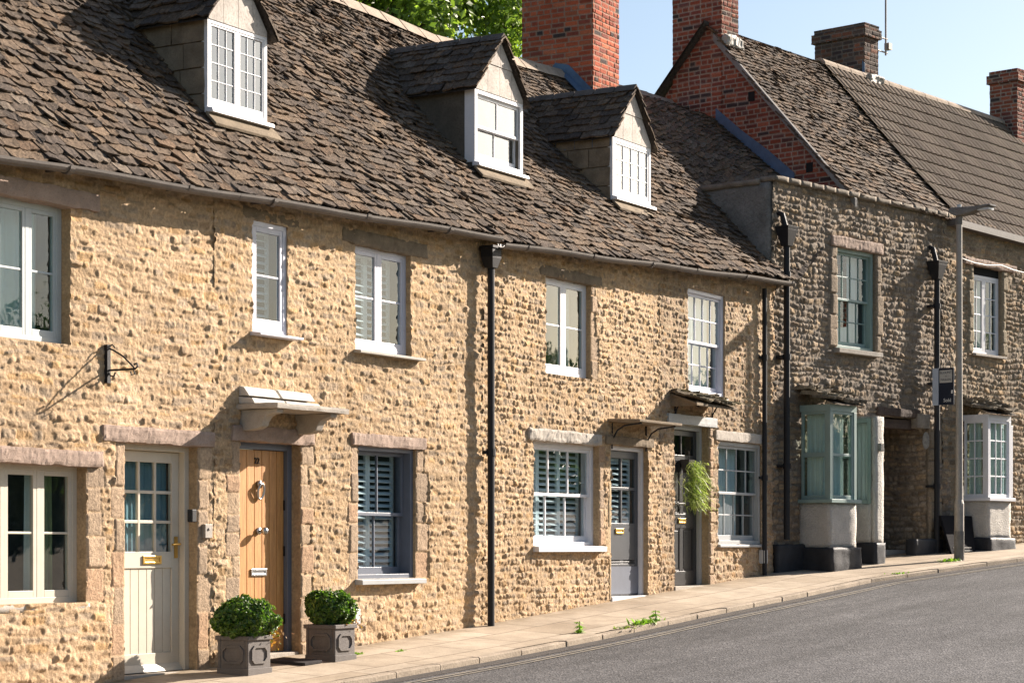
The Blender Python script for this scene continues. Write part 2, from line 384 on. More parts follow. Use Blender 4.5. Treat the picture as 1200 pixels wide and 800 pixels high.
# ------------------------------------------------------------------ stone and brick surfaces
def _edges(rng, lo, hi, a, b):
    e = [lo]
    while e[-1] < hi: e.append(e[-1]+rng.uniform(a, b))
    return np.array(e)
WARM = [(.45, .315, .190), (.42, .290, .168), (.47, .335, .210), (.39, .262, .150), (.42, .312, .210), (.45, .285, .138), (.35, .265, .182), (.48, .355, .235)]
GREY = [(.26, .195, .135), (.21, .165, .125), (.31, .23, .15), (.165, .135, .105), (.28, .225, .17), (.34, .245, .15), (.22, .16, .105), (.31, .255, .195)]
def rubble(P, Q, seed, cfg, blocks=()):
    """height field and albedo of coursed rubble; P along the wall, Q up"""
    rng = np.random.default_rng(seed)
    shp = P.shape; P = P.ravel(); Q = Q.ravel()
    Qw = Q+.035*vnoise(P*.9, Q*.9, seed+1)+cfg.get('wave', .014)*vnoise(P*3.1, Q*3.1, seed+2)+.006*vnoise(P*11, Q*11, seed+3)
    Pw = P+.02*vnoise(P*3, Q*3, seed+4)+.007*vnoise(P*13, Q*13, seed+5)
    ce = _edges(rng, Q.min()-.3, Q.max()+.3, *cfg['course'])
    ci = np.clip(np.searchsorted(ce, Qw)-1, 0, len(ce)-2)
    disp = np.zeros_like(P); col = np.zeros((len(P), 3))
    fine = fbm(P*24, Q*26, seed+6, 3); mid = fbm(P*6, Q*6, seed+7, 2)
    pits = vnoise(P*25, Q*27, seed+8)
    mort = np.array(cfg['mortar'])
    pal = np.array(cfg['pal'])
    for k in np.unique(ci):
        m = np.nonzero(ci == k)[0]
        hc = ce[k+1]-ce[k]
        se = _edges(rng, P.min()-.6-rng.uniform(0, .3), P.max()+.5, cfg['width'][0]*(.7+hc*3), cfg['width'][1]*(.7+hc*3))
        n = len(se)-1
        x = Pw[m]; si = np.clip(np.searchsorted(se, x)-1, 0, n-1)
        base = rng.uniform(cfg['proud'][0], cfg['proud'][1], n)*np.where(rng.random(n) < cfg.get('sunk', .25), .25, 1.0)
        tx = rng.normal(0, cfg['tilt'], n); tq = rng.normal(0, cfg['tilt'], n)
        ins = rng.uniform(.0, cfg['gap'], n); top = rng.uniform(0, cfg['gap']*1.6, n); bot = rng.uniform(0, cfg['gap']*1.6, n)
        cc = pal[rng.integers(0, len(pal), n)]*rng.uniform(.78, 1.14, (n, 1))
        l, r = se[si], se[si+1]; y = Qw[m]
        dx = np.minimum(x-l, r-x)-ins[si]; dy = np.minimum(y-ce[k]-bot[si], ce[k+1]-y-top[si])
        rc = .022; e = np.minimum(dx, dy)
        cr = (dx < rc) & (dy < rc); e = np.where(cr, rc-np.hypot(rc-np.minimum(dx, rc), rc-np.minimum(dy, rc)), e)
        e = e+.007*mid[m]+.004*fine[m]
        t = np.clip(e/cfg['round'], 0, 1); prof = np.sin(t*math.pi/2)
        px = (x-l)/(r-l)-.5; py = (y-ce[k])/hc-.5
        d = prof*(base[si]+tx[si]*px*2+tq[si]*py*2+.010*mid[m]+cfg['rough']*fine[m]-cfg['rough']*np.clip(pits[m]-.15, 0, 1)*cfg.get('pit', 1.7))
        disp[m] = d+(1-prof)*(cfg['mlev']+.006*fine[m])
        f = np.clip((t-.12)/.4, 0, 1)[:, None]*cfg.get('show', 1.0)
        col[m] = cc[si]*f+mort*(1-f)*(1+.18*fine[m][:, None])
    col *= (1+.12*fbm(P*.8, Q*.8, seed+9, 3))[:, None]
    bulge = cfg.get('bulge', 0)
    disp = disp+bulge*fbm(P*1.1, Q*1.1, seed+10, 2)
    for (a0, a1, h0, h1, lev, c) in blocks:      # dressed blocks set into the rubble
        wob = .008*vnoise(P*9, Q*9, seed+31)
        e = np.minimum(np.minimum(P-a0, a1-P), np.minimum(Q-h0, h1-Q))+wob
        m = e > -.004
        t = np.clip(e[m]/.02, 0, 1); pr = np.sin(t*math.pi/2)
        disp[m] = pr*(lev+.004*fine[m]+.004*mid[m])+(1-pr)*(-.004)
        f = np.clip(t*2, 0, 1)[:, None]
        col[m] = np.array(c)*(1+.10*mid[m]+.08*fine[m])[:, None]*f+mort*(1-f)
    return disp.reshape(shp), col.reshape(shp+(3,))
RED = [(.21, .058, .036), (.26, .072, .04), (.17, .05, .036), (.29, .09, .05), (.13, .055, .045), (.23, .066, .04), (.24, .062, .034)]
def brickwork(P, Q, seed, pal=RED, mortar=(.33, .27, .215), bl=.225, bh=.077, burnt=.07):
    rng = np.random.default_rng(seed)
    shp = P.shape; P = P.ravel(); Q = Q.ravel()
    Qw = Q+.006*vnoise(P*2, Q*2, seed); Pw = P+.004*vnoise(P*9, Q*9, seed+1)
    k = np.floor(Qw/bh).astype(int); k0 = k.min(); nk = k.max()-k0+1
    hdr = (k % 2 == 0) & (vnoise(k*1.0, k*0.0, seed+5) > -.2)
    wl = np.where(hdr, bl*.53, bl); x = Pw+np.where(k % 2 == 0, .06, .0)+.03*vnoise(k*1.7, k*0.+.5, seed+6)
    si = np.floor(x/wl).astype(int); s0 = si.min(); ns = si.max()-s0+1
    rr = rng.integers(0, len(pal), (nk, ns)); br = rng.uniform(.75, 1.2, (nk, ns)); bt = rng.random((nk, ns)) < burnt; hh = rng.uniform(.004, .012, (nk, ns))
    dx = np.minimum(x-si*wl, (si+1)*wl-x); dy = np.minimum(Qw-k*bh, (k+1)*bh-Qw)
    fine = fbm(P*22, Q*22, seed+2, 3)
    e = np.minimum(dx, dy)-.005+.002*fine
    t = np.clip(e/.008, 0, 1)
    i, j = k-k0, si-s0
    col = np.array(pal)[rr[i, j]]*br[i, j][:, None]
    col = np.where(bt[i, j][:, None], np.array((.055, .038, .036)), col)*(1+.12*fine[:, None])
    col = col*t[:, None]+np.array(mortar)*(1-t[:, None])*(1+.15*fine[:, None])
    disp = t*(hh[i, j]+.003*fine)-.002
    return disp.reshape(shp), col.reshape(shp+(3,))
def snap(arr, vals):
    arr = arr.copy()
    for v in vals:
        i = int(np.argmin(abs(arr-v)))
        arr[i] = v
    return np.sort(arr)
def surface(nm, p0, p1, q0, q1, res, field, T, openings=(), top=None):
    """grid of field(P,Q)->(disp,col) mapped by T(p,q,disp), with rectangular openings and a clipping line on top"""
    ps = np.linspace(p0, p1, max(3, int((p1-p0)/res)+1)); qs = np.linspace(q0, q1, max(3, int((q1-q0)/res)+1))
    ps = snap(ps, [v for o in openings for v in (o[0], o[1]) if p0 < v < p1]); qs = snap(qs, [v for o in openings for v in (o[2], o[3]) if q0 < v < q1])
    P, Q = np.meshgrid(ps, qs, indexing='ij')
    D, C = field(P, Q)
    over = np.zeros(P.shape, bool)
    if top is not None:
        tz = top(P); over = Q > tz+1e-6; Q = np.minimum(Q, tz)
    V = T(P, Q, D)
    n0, n1 = P.shape
    ids = np.arange(n0*n1).reshape(n0, n1)
    keep = np.ones((n0-1, n1-1), bool)
    if top is not None: keep &= ~(over[:-1, :-1] & over[1:, :-1])
    pc = (ps[:-1]+ps[1:])/2; qc = (qs[:-1]+qs[1:])/2
    for o in openings:
        keep &= ~(((pc > o[0]) & (pc < o[1]))[:, None] & ((qc > o[2]) & (qc < o[3]))[None, :])
    i, j = np.nonzero(keep)
    F = np.stack([ids[i, j], ids[i+1, j], ids[i+1, j+1], ids[i, j+1]], 1)
    vf = V.reshape(-1, 3); cf = C.reshape(-1, 3)
    used = np.unique(F); rem = np.full(n0*n1, -1); rem[used] = np.arange(len(used))
    nm.add(vf[used], rem[F], cf[used])
    for o in openings:           # the reveals: the wall's edge carried back to the frame
        depth = o[4]
        ii = np.nonzero((ps >= o[0]-1e-6) & (ps <= o[1]+1e-6))[0]; jj = np.nonzero((qs >= o[2]-1e-6) & (qs <= o[3]+1e-6))[0]
        if len(ii) < 2 or len(jj) < 2: continue
        runs = []
        if ps[ii[0]] > p0+1e-6: runs.append((ids[ii[0], jj], (1, 0)))
        if ps[ii[-1]] < p1-1e-6: runs.append((ids[ii[-1], jj], (-1, 0)))
        runs.append((ids[ii, jj[-1]], (0, -1)))
        if qs[jj[0]] > q0+1e-6: runs.append((ids[ii, jj[0]], (0, 1)))
        nl = max(3, int(depth/(res*1.6)))
        for line, (sx, sz) in runs:
            pp = P.ravel()[line]; qq = Q.ravel()[line]; dd = D.ravel()[line]; c0 = cf[line]
            vs = [vf[line]]; cs = [c0]
            for l in range(1, nl+1):
                f = l/nl
                key = pp if sz else qq
                off = .010*fbm(key*7+3*o[0], np.full(len(line), f*depth*9+sx+2*sz), 77, 3)*min(1, (1-f)*3)
                vs.append(T(pp-sx*np.abs(off)*.9, qq-sz*np.abs(off)*.9, dd*(1-f)-depth*f))
                jc = (.93+.10*vnoise(np.floor(key/.11)*1.7, np.full(len(line), np.floor(f*depth/.16)*2.3), 5))[:, None]
                cs.append(np.clip(c0*.35+np.array(o[5] if len(o) > 5 else (.40, .29, .17))*.65, 0, 1)*jc)
            k = len(line); ff = []
            for l in range(nl):
                b = l*k
                ff += [(b+q, b+q+1, b+k+q+1, b+k+q) for q in range(k-1)]
            nm.add(np.concatenate(vs), ff, np.concatenate(cs))
def facade_T(w0=0.0):
    return lambda p, q, d: np.stack([p, w0-d, q], -1)
# ------------------------------------------------------------------ roofs
SLATE = [(.132, .094, .064), (.112, .081, .058), (.145, .104, .072), (.098, .074, .056), (.120, .090, .067), (.165, .116, .076), (.085, .066, .053), (.138, .090, .057), (.15, .118, .09)]
def slates(nm, mapf, nrm, u0, u1, Ls, expo, width, th, pal=SLATE, seed=1, ragged=.03, end_jit=.0, droop=.02, tail=.0):
    rng = np.random.default_rng(seed); nrm = np.array(nrm); pal = np.array(pal)
    d = -tail; ci = 0
    NU, ND = 5, 3
    quads = []
    gid = lambda i, j: i*ND+j
    for i in range(NU-1):
        for j in range(ND-1): quads.append((gid(i, j), gid(i+1, j), gid(i+1, j+1), gid(i, j+1)))
    o = NU*ND
    for i in range(NU-1): quads.append((gid(i, 0), o+gid(i, 0), o+gid(i+1, 0), gid(i+1, 0)))
    for i in (0, NU-1):
        for j in range(ND-1): quads.append((gid(i, j), gid(i, j+1), o+gid(i, j+1), o+gid(i, j)))
    quads = np.array(quads)
    while d < Ls-.04:
        f = d/Ls
        ex = (expo[0]*(1-f)+expo[1]*f)*rng.uniform(.92, 1.08); wl = (width[0]*(1-.35*f), width[1]*(1-.35*f))
        u = u0-rng.uniform(0, wl[1])*.6
        lastcourse = d+ex >= Ls-.04
        while u < u1-.02:
            w = rng.uniform(*wl); ua = max(u, u0+rng.uniform(-.01, .015)); ub = min(u+w-rng.uniform(.002, .014), u1+rng.uniform(-.015, .01))
            u += w
            if ub-ua < .05: continue
            skew = rng.normal(0, ragged*.35)
            lo = d+rng.normal(0, ragged*.32); hi = min(d+ex*1.75, Ls)
            thk = th*rng.uniform(.6, 1.5); lift = th*rng.uniform(1.5, 2.5)+(rng.random() < .06)*.015
            tl = rng.normal(0, th*.35)
            us = np.linspace(ua, ub, NU); ds = np.linspace(0, 1, ND)
            U, K = np.meshgrid(us, ds, indexing='ij')
            U = U+np.where(K < .3, rng.normal(0, .006, (NU, ND)), 0)
            low = lo+skew*np.linspace(-1, 1, NU)+rng.normal(0, ragged*.26, NU)
            low[0] += abs(rng.normal(0, ragged*.5)); low[-1] += abs(rng.normal(0, ragged*.5))
            Dd = low[:, None]*(1-K)+hi*K
            Lf = (lift*(1-K)+.004*K)+tl*np.linspace(-1, 1, NU)[:, None]*(1-K)+rng.normal(0, th*.16, (NU, ND))*(K < .9)
            B = mapf(U, np.clip(Dd, -.3, Ls)/Ls)
            Vt = B+nrm*Lf[..., None]; Vb = B+nrm*(Lf-thk)[..., None]
            V = np.concatenate([Vt.reshape(-1, 3), Vb.reshape(-1, 3)])
            c = pal[rng.integers(0, len(pal))]*rng.uniform(.80, 1.2)
            nm.add(V, quads, c)
        d += ex; ci += 1
def roof_under(nm, mapf, u0, u1, col, k=24, lo=-.0):
    us = np.linspace(u0, u1, k); ts = np.linspace(lo, 1, 6)
    U, Tt = np.meshgrid(us, ts, indexing='ij'); V = mapf(U, Tt)
    ids = np.arange(k*6).reshape(k, 6)
    F = np.stack([ids[:-1, :-1], ids[1:, :-1], ids[1:, 1:], ids[:-1, 1:]], -1).reshape(-1, 4)
    nm.add(V.reshape(-1, 3)-np.array((0, 0, .012)), F, col)
# ------------------------------------------------------------------ windows and doors
def ring(mb, x0, x1, y0, y1, z0, z1, fw, fb=None, ft=None):
    fb = fw if fb is None else fb; ft = fw if ft is None else ft
    mb.box(x0, x0+fw, y0, y1, z0, z1); mb.box(x1-fw, x1, y0, y1, z0, z1)
    mb.box(x0+fw, x1-fw, y0, y1, z0, z0+fb); mb.box(x0+fw, x1-fw, y0, y1, z1-ft, z1)
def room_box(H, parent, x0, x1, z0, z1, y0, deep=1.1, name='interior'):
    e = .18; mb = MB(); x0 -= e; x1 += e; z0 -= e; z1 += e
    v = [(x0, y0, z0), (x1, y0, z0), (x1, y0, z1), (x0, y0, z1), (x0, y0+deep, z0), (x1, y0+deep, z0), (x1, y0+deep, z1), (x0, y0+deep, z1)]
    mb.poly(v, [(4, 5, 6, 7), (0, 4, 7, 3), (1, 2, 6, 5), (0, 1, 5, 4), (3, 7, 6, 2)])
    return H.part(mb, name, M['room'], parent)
def curtain(H, parent, x0, x1, z0, z1, y, mat, folds=7, amp=.022, seed=0):
    mb = MB(); n = folds*8; rr = random.Random(seed)
    ph = rr.uniform(0, 6); pts = []
    for i in range(n+1):
        t = i/n; x = x0+(x1-x0)*t
        pts.append((x, y+amp*math.sin(t*folds*6.283+ph)+amp*.5*math.sin(t*folds*2.9+ph*2)))
    b = []
    for zz, k in ((z0, 1.15), ((z0+z1)/2, 1.0), (z1, .7)):
        b.append([(p[0], y+(p[1]-y)*k, zz) for p in pts])
    v = sum(b, []); f = []
    for r in range(2):
        for i in range(n): f.append((r*(n+1)+i, r*(n+1)+i+1, (r+1)*(n+1)+i+1, (r+1)*(n+1)+i))
    mb.poly(v, f); return H.part(mb, 'curtain', mat, parent, smooth=True)
def shutters(H, parent, x0, x1, z0, z1, y, panels=2, pitch=.062, rails=(), mat='shutter', tilt=.55):
    mb = MB(); w = (x1-x0)/panels
    for p in range(panels):
        a, b = x0+p*w+.002, x0+(p+1)*w-.002
        ring(mb, a, b, y, y+.028, z0, z1, .038)
        for r in rails: mb.box(a+.038, b-.038, y, y+.028, z0+(z1-z0)*r-.025, z0+(z1-z0)*r+.025)
        z = z0+.038+pitch*.6; ca, sa = math.cos(tilt), math.sin(tilt)
        while z < z1-.05:
            if not any(abs(z-(z0+(z1-z0)*r)) < .05 for r in rails):
                hw = .030; prof = []
                for (q, t) in ((-hw, -.004), (hw, -.004), (hw, .004), (-hw, .004)):
                    prof.append((y+.014+q*ca-t*sa, z+q*sa+t*ca))
                mb.prism(prof, 'x', a+.036, b-.036)
            z += pitch
    return H.part(mb, 'shutter', M[mat], parent)
def window(H, a0, a1, h0, h1, d, mat, kind='casement', nx=2, ny=2, fw=.05, split=.5, back=(), sill=None, glass='glass', bw=.020, fd=.075, lights=None, room=True, inset=.03, parent=None, name='window', stile=.036, nyt=None, rail=.075):
    fr = MB(); pn = MB()
    ring(fr, a0-.012, a1+.012, d, d+fd+(.07 if kind == 'sash' else 0), h0-.012, h1+.012, fw+.012, fw*.9+.012)
    x0, x1, z0, z1 = a0+fw, a1-fw, h0+fw*.9, h1-fw
    def glz(xa, xb, za, zb, y0, y1, nx, ny):
        ym = (y0+y1)/2
        for i in range(1, nx): x = xa+(xb-xa)*i/nx; fr.box(x-bw/2, x+bw/2, y0+.004, y1-.004, za, zb)
        for j in range(1, ny):
            z = za+(zb-za)*j/ny
            for i in range(nx):
                xl = xa+(xb-xa)*i/nx+(bw/2 if i else 0); xr = xa+(xb-xa)*(i+1)/nx-(bw/2 if i < nx-1 else 0)
                fr.box(xl, xr, y0+.006, y1-.006, z-bw/2, z+bw/2)
        pn.box(xa-.004, xb+.004, ym-.002, ym+.002, za-.004, zb+.004)
    if kind == 'sash':
        zm = z0+(z1-z0)*split
        y0 = d+inset; ya, yb = y0, y0+.036
        ring(fr, x0, x1, ya, yb, zm-.018, z1, stile, .036, .04); glz(x0+stile, x1-stile, zm+.018, z1-.04, ya, yb, nx, nyt or ny)
        ya, yb = y0+.040, y0+.076
        ring(fr, x0, x1, ya, yb, z0, zm+.018, stile, rail, .036); glz(x0+stile, x1-stile, z0+rail, zm-.018, ya, yb, nx, ny)
    else:
        lights = lights or 2; mw = .05; lw = (x1-x0-mw*(lights-1))/lights
        for i in range(lights):
            xa = x0+i*(lw+mw); xb = xa+lw
            if i < lights-1: fr.box(xb, xb+mw, d+.004, d+fd-.004, z0, z1)
            ring(fr, xa, xb, d-.006+inset*.4, d+.036+inset*.4, z0, z1, stile, rail*.8, stile)
            glz(xa+stile, xb-stile, z0+rail*.8, z1-stile, d+inset*.4-.004, d+.030+inset*.4, nx, ny)
    w = H.part(fr, name, M[mat], parent, bevel=.003)
    frame_ob = w
    if parent is not None: w = parent          # on a dormer everything hangs from the dormer itself
    H.part(pn, 'pane', M[glass], w)
    yb = d+fd+.10
    for b in back:
        if b[0] == 'shutter': shutters(H, w, x0, x1, z0, z1, yb, *b[1:])
        elif b[0] == 'curtain':
            xa = x0+(x1-x0)*b[1]; xb = x0+(x1-x0)*b[2]; za = z0+(z1-z0)*(b[5] if len(b) > 5 else 0)
            curtain(H, w, xa, xb, za-.03, z1+.03, yb+.05, M[b[3]], b[4] if len(b) > 4 else 6, seed=int(a0*100) % 97)
    if room: room_box(H, w, a0, a1, h0, h1, yb+.005 if not back else yb-.02, 1.0)
    if sill:
        e0, e1, out, th, sm = sill
        sb = MB(); sb.hexa([(a0-e0, -out, h0-th), (a1+e1, -out, h0-th), (a1+e1, d+.02, h0-th), (a0-e0, d+.02, h0-th)],
                           [(a0-e0, -out, h0-.012), (a1+e1, -out, h0-.012), (a1+e1, d+.02, h0+.004), (a0-e0, d+.02, h0+.004)])
        H.part(sb, 'sill', M[sm], w, bevel=.004)
    return w
def lintel(H, a0, a1, h0, h1, mat='lintel', out=.02, deep=.12, seed=0, amp=.010, tilt=0.0):
    mb = MB(); mb.rough_box(a0, a1, -out, deep, h0, h1, amp, .028, seed, tilt)
    return H.part(mb, 'lintel', M[mat])
def letter_plate(H, parent, x, z, y, mat='brass', w=.13, h=.04):
    mb = MB(); ring(mb, x-w, x+w, y-.014, y, z-h, z+h, .022)
    mb.box(x-w+.022, x+w-.022, y-.007, y, z-h+.022, z+h-.022)
    return H.part(mb, 'letter_plate', M[mat], parent, bevel=.003)
def downpipe(H, a, w, h0, h1, r=.042, hop=None, mat='iron', collars=()):
    mb = MB(); mb.tube([(a, w, h0), (a, w, h1)], r, 12)
    for z in collars:
        mb.tube([(a, w, z-.04), (a, w, z+.04)], r+.012, 12); mb.box(a-.10, a+.10, w+.02, w+.05, z-.02, z+.02)
    p = H.part(mb, 'downpipe', M[mat], smooth=False)
    if hop:
        hb = MB(); hw, hd, hh = hop
        hb.frustum(a, w, h1-.02, h1+hh*.5, r+.012, r+.012, hw, hd); hb.box(a-hw, a+hw, w-hd, w+hd, h1+hh*.5, h1+hh)
        hb.box(a-hw-.012, a+hw+.012, w-hd-.012, w+hd+.012, h1+hh, h1+hh+.03)
        H.part(hb, 'hopper', M[mat], p, bevel=.004)
    return p
# ------------------------------------------------------------------ ground
PWID, KERB, CROSS = 1.60, .055, .05
UB = (math.cos(RF.d/2), -math.sin(RF.d/2))
def Tcoord(x, y): return (x-RF.o[0])*UB[0]+(y-RF.o[1])*UB[1]+TP
_kn = []
for (x, y) in [(145, 797), (420, 756), (560, 733), (700, 707), (755, 697.5), (830, 684.5), (900, 671.5)]:
    a, h = L.pw(x, y); p = L.world(a, 0, 0); _kn.append((Tcoord(p.x, p.y), h))
for (x, y) in [(1040, 653), (1095, 646.5), (1200, 636)]:
    a, h = RF.pw(x, y); p = RF.world(a, 0, 0); _kn.append((Tcoord(p.x, p.y), h))
_kt = np.array([k[0] for k in _kn]); _kh = np.array([k[1] for k in _kn])
_sl0 = .045; _sl1 = (_kh[-1]-_kh[-3])/(_kt[-1]-_kt[-3])
_kt = np.concatenate([[_kt[0]-80], _kt, [_kt[-1]+60]]); _kh = np.concatenate([[_kh[0]-80*_sl0], _kh, [_kh[-1]+60*_sl1]])
def gT(T): return np.interp(T, _kt, _kh)
def off_of(x, y):
    wl = y; wr = (x-RF.o[0])*RF.n[0]+(y-RF.o[1])*RF.n[1]
    return np.minimum(-wl, -wr)
def ground(x, y):
    off = off_of(x, y); b = gT(Tcoord(x, y))
    b = b-CROSS*np.clip(off, -.3, PWID)
    r = np.clip(off-PWID, 0, 3.2)
    return b-np.where(off > PWID+.001, KERB, 0)+.012*r
def gF(F, a, w=0.0):
    p = F.world(a, w, 0); return float(ground(np.array(p.x), np.array(p.y)))
TAN2 = math.tan(RF.d/2)
def strip(name, offs, mat, dz=0.0, t0=-28.0, t1=45.0, nl=70, nr=50, kind='structure', uv=False, skirt=0.0, mats=None):
    st = [('L', i/nl) for i in range(nl+1)]+[('R', i/nr) for i in range(1, nr+1)]
    V, UVs = [], []
    for (sd, f) in st:
        for off in offs:
            if sd == 'L': te = TP-off*TAN2; t = t0+(te-t0)*f; p = L.world(t, -off, 0); tt = t0+(TP-t0)*f
            else: a0 = off*TAN2; a = a0+(t1-a0)*f; p = RF.world(a, -off, 0); tt = TP+t1*f
            z = float(ground(np.array(p.x), np.array(p.y)))+ZC+dz
            V.append((p.x, p.y, z)); UVs.append((tt, off))
    k = len(offs); F = [(i*k+j, i*k+j+1, (i+1)*k+j+1, (i+1)*k+j) for i in range(len(st)-1) for j in range(k-1)]
    if skirt:
        b = len(V); V += [(v[0], v[1], v[2]-skirt) for v in V]
        F += [(i*k+k-1, (i+1)*k+k-1, b+(i+1)*k+k-1, b+i*k+k-1) for i in range(len(st)-1)]
        F += [(i*k, b+i*k, b+(i+1)*k, (i+1)*k) for i in range(len(st)-1)]
        UVs += UVs
    me = bpy.data.meshes.new(name); me.from_pydata(V, [], F)
    if uv:
        ul = me.uv_layers.new(name='UVMap')
        for lp in me.loops: ul.data[lp.index].uv = UVs[lp.vertex_index]
    me.update(); o = link_mesh(name, me, mat); o['kind'] = kind; return o
strip('pavement', [-.25, 0, .25, .5, .8, 1.1, PWID-.13], M['paving'], 0, uv=True, nl=140)
def kerb():
    mb = MB(); r = random.Random(4); wi = .125
    for sd, F, t, t1 in (('L', L, -28.0, TP-PWID*TAN2), ('R', RF, PWID*TAN2, 45.0)):
        while t < t1-.05:
            e = min(t+r.uniform(.7, 1.0), t1); dz = r.uniform(-.004, .008); q = []
            for (a, w) in ((t+.004, -PWID+r.uniform(-.006, .006)), (e-.004, -PWID+r.uniform(-.006, .006)), (e-.004, -PWID+wi), (t+.004, -PWID+wi)):
                p = F.world(a, w, 0); z = float(ground(np.array(F.world(a, -PWID+.01, 0).x), np.array(F.world(a, -PWID+.01, 0).y)))+ZC+dz+.004; q.append((p.x, p.y, z))
            mb.hexa([(v[0], v[1], v[2]-.25) for v in q], q); t = e
    o = mb.build('kerb', M['kerb'], bevel=.012); o['kind'] = 'structure'
kerb()
strip('road', [PWID+.003, PWID+.4, PWID+1, PWID+2, PWID+3.2, PWID+4.5, 8.2, 9.0], M['asphalt'], 0)
strip('road_gutter', [PWID+.004, PWID+.12, PWID+.24], M['gutterstrip'], .004)
strip('road_marking', [PWID+.36, PWID+.41], M['line'], .006)
strip('road_marking', [PWID+.46, PWID+.51], M['line'], .006)
strip('far_pavement', [9.01, 9.3, 10.2, 11.5, 13.5, 16], M['paving'], .08, uv=True, skirt=.3)
def terrain():
    n = 60; c = (20.0, -5.0); V = []; xs = [math.copysign(abs(t)**2.2, t)*600 for t in np.linspace(-1, 1, n)]
    for x in xs:
        for y in xs:
            X, Y = c[0]+x, c[1]+y; q = max(-60.0, min(80.0, X))
            z = float(gT(Tcoord(np.array(q), np.array(-3.0))))+ZC-.45
            V.append((X, Y, z))
    F = [(i*n+j, (i+1)*n+j, (i+1)*n+j+1, i*n+j+1) for i in range(n-1) for j in range(n-1)]
    me = bpy.data.meshes.new('terrain'); me.from_pydata(V, [], F); me.update()
    o = link_mesh('terrain', me, paint('meadow_ground', (.08, .10, .04), .95, .3, .3, .2, .1, scale=.5)); o['kind'] = 'structure'
terrain()
# ------------------------------------------------------------------ main roof geometry of the four cottages
RW = 3.0; EW = -.20
def lin(p, q): return lambda a: p[1]+(np.asarray(a)-p[0])*(q[1]-p[1])/(q[0]-p[0])
EAB = lin(L.pw(0, 179, EW), L.pw(570, 272, EW))
ECD = lin(L.pw(583, 281, EW), L.pw(905, 325, EW))
aAB, aBC, aCD, aDE = L.A(252), L.A(566), L.A(773), TP
_rk = [L.pw(430, 12, RW), L.pw(510, 46, RW), L.pw(762, 113, RW)]
_ra = np.array([k[0] for k in _rk]); _rh = np.array([k[1] for k in _rk])
def ridge(a):
    a = np.asarray(a, float); s0 = (_rh[1]-_rh[0])/(_ra[1]-_ra[0])*.3; s1 = .02
    return np.where(a < _ra[0], _rh[0]+(a-_ra[0])*s0, np.where(a > _ra[-1], _rh[-1]+(a-_ra[-1])*s1, np.interp(a, _ra, _rh)))
def eave(a): return np.where(np.asarray(a) < aBC, EAB(a), ECD(a))
def roofh(a, w):
    a = np.asarray(a, float); w = np.asarray(w, float)
    h = eave(a)+(w-EW)/(RW-EW)*(ridge(a)-eave(a))
    s = np.clip((a-29.75)/2.0, 0, 1); s = s*s*(3-2*s)       # the slates sweep up towards the taller gable
    return np.where(s > 0, np.minimum(h+s*(.8-.21*(w-.75)), ridge(a)*(1-s)+6.99*s), h)
NR = np.array((0, -.737, .676))
def roofmap(U, t):
    w = EW+t*(RW-EW); h = roofh(U, w)
    sag = .035*fbm(U*.45, t*1.6, 51, 2)+.012*fbm(U*1.7, t*5, 52, 2)-.05*np.sin(np.clip(t, 0, 1)*math.pi)
    P = np.stack([U, w, h], -1)
    return P+NR*sag[..., None]
LR = 4.42
print('ridge', ridge(20.), 'eave', eave(20.), 'camera over road', -gF(L, 0.0, -9.0), 'aDE', TP)
def main_roof(H, u0, u1, seed):
    nm = NM(); roof_under(nm, roofmap, u0, u1, (.05, .045, .04))
    slates(nm, roofmap, NR, u0, u1, LR, (.118, .080), (.10, .29), .0195, seed=seed, ragged=.036, tail=.03)
    # the hidden back slope
    us = np.linspace(u0, u1, 12); V = []; 
    for u in us:
        r = float(ridge(u)); V += [(u, RW+.02, r+.01), (u, RW+3.2, r-3.3)]
    nm.add(V, [(2*i, 2*i+1, 2*i+3, 2*i+2) for i in range(11)], (.10, .085, .07))
    r = H.part(nm, 'roof', M['slate'])
    rt = MB(); u = u0
    while u < u1-.1:
        b = min(u+.46, u1); z = [float(ridge(u))+rnd.uniform(.0, .015), float(ridge(b))+rnd.uniform(0, .015)]
        def pr(zz): return [(RW-.17, zz-.13), (RW-.02, zz+.045), (RW+.02, zz+.045), (RW+.17, zz-.13), (RW, zz-.02)]
        p0, p1 = pr(z[0]), pr(z[1]); k = 5
        rt.poly([(u+.006, q[0], q[1]) for q in p0]+[(b-.006, q[0], q[1]) for q in p1], [list(range(k))[::-1], list(range(k, 2*k))]+[(i, (i+1) % k, k+(i+1) % k, k+i) for i in range(k)])
        u = b
    H.part(rt, 'ridge_tile', M['ridge'], r, bevel=.01)
    return r
M['ridge'] = paint('pale_ridge_stone', (.36, .29, .225), .9, .25, .6, .4, .2)
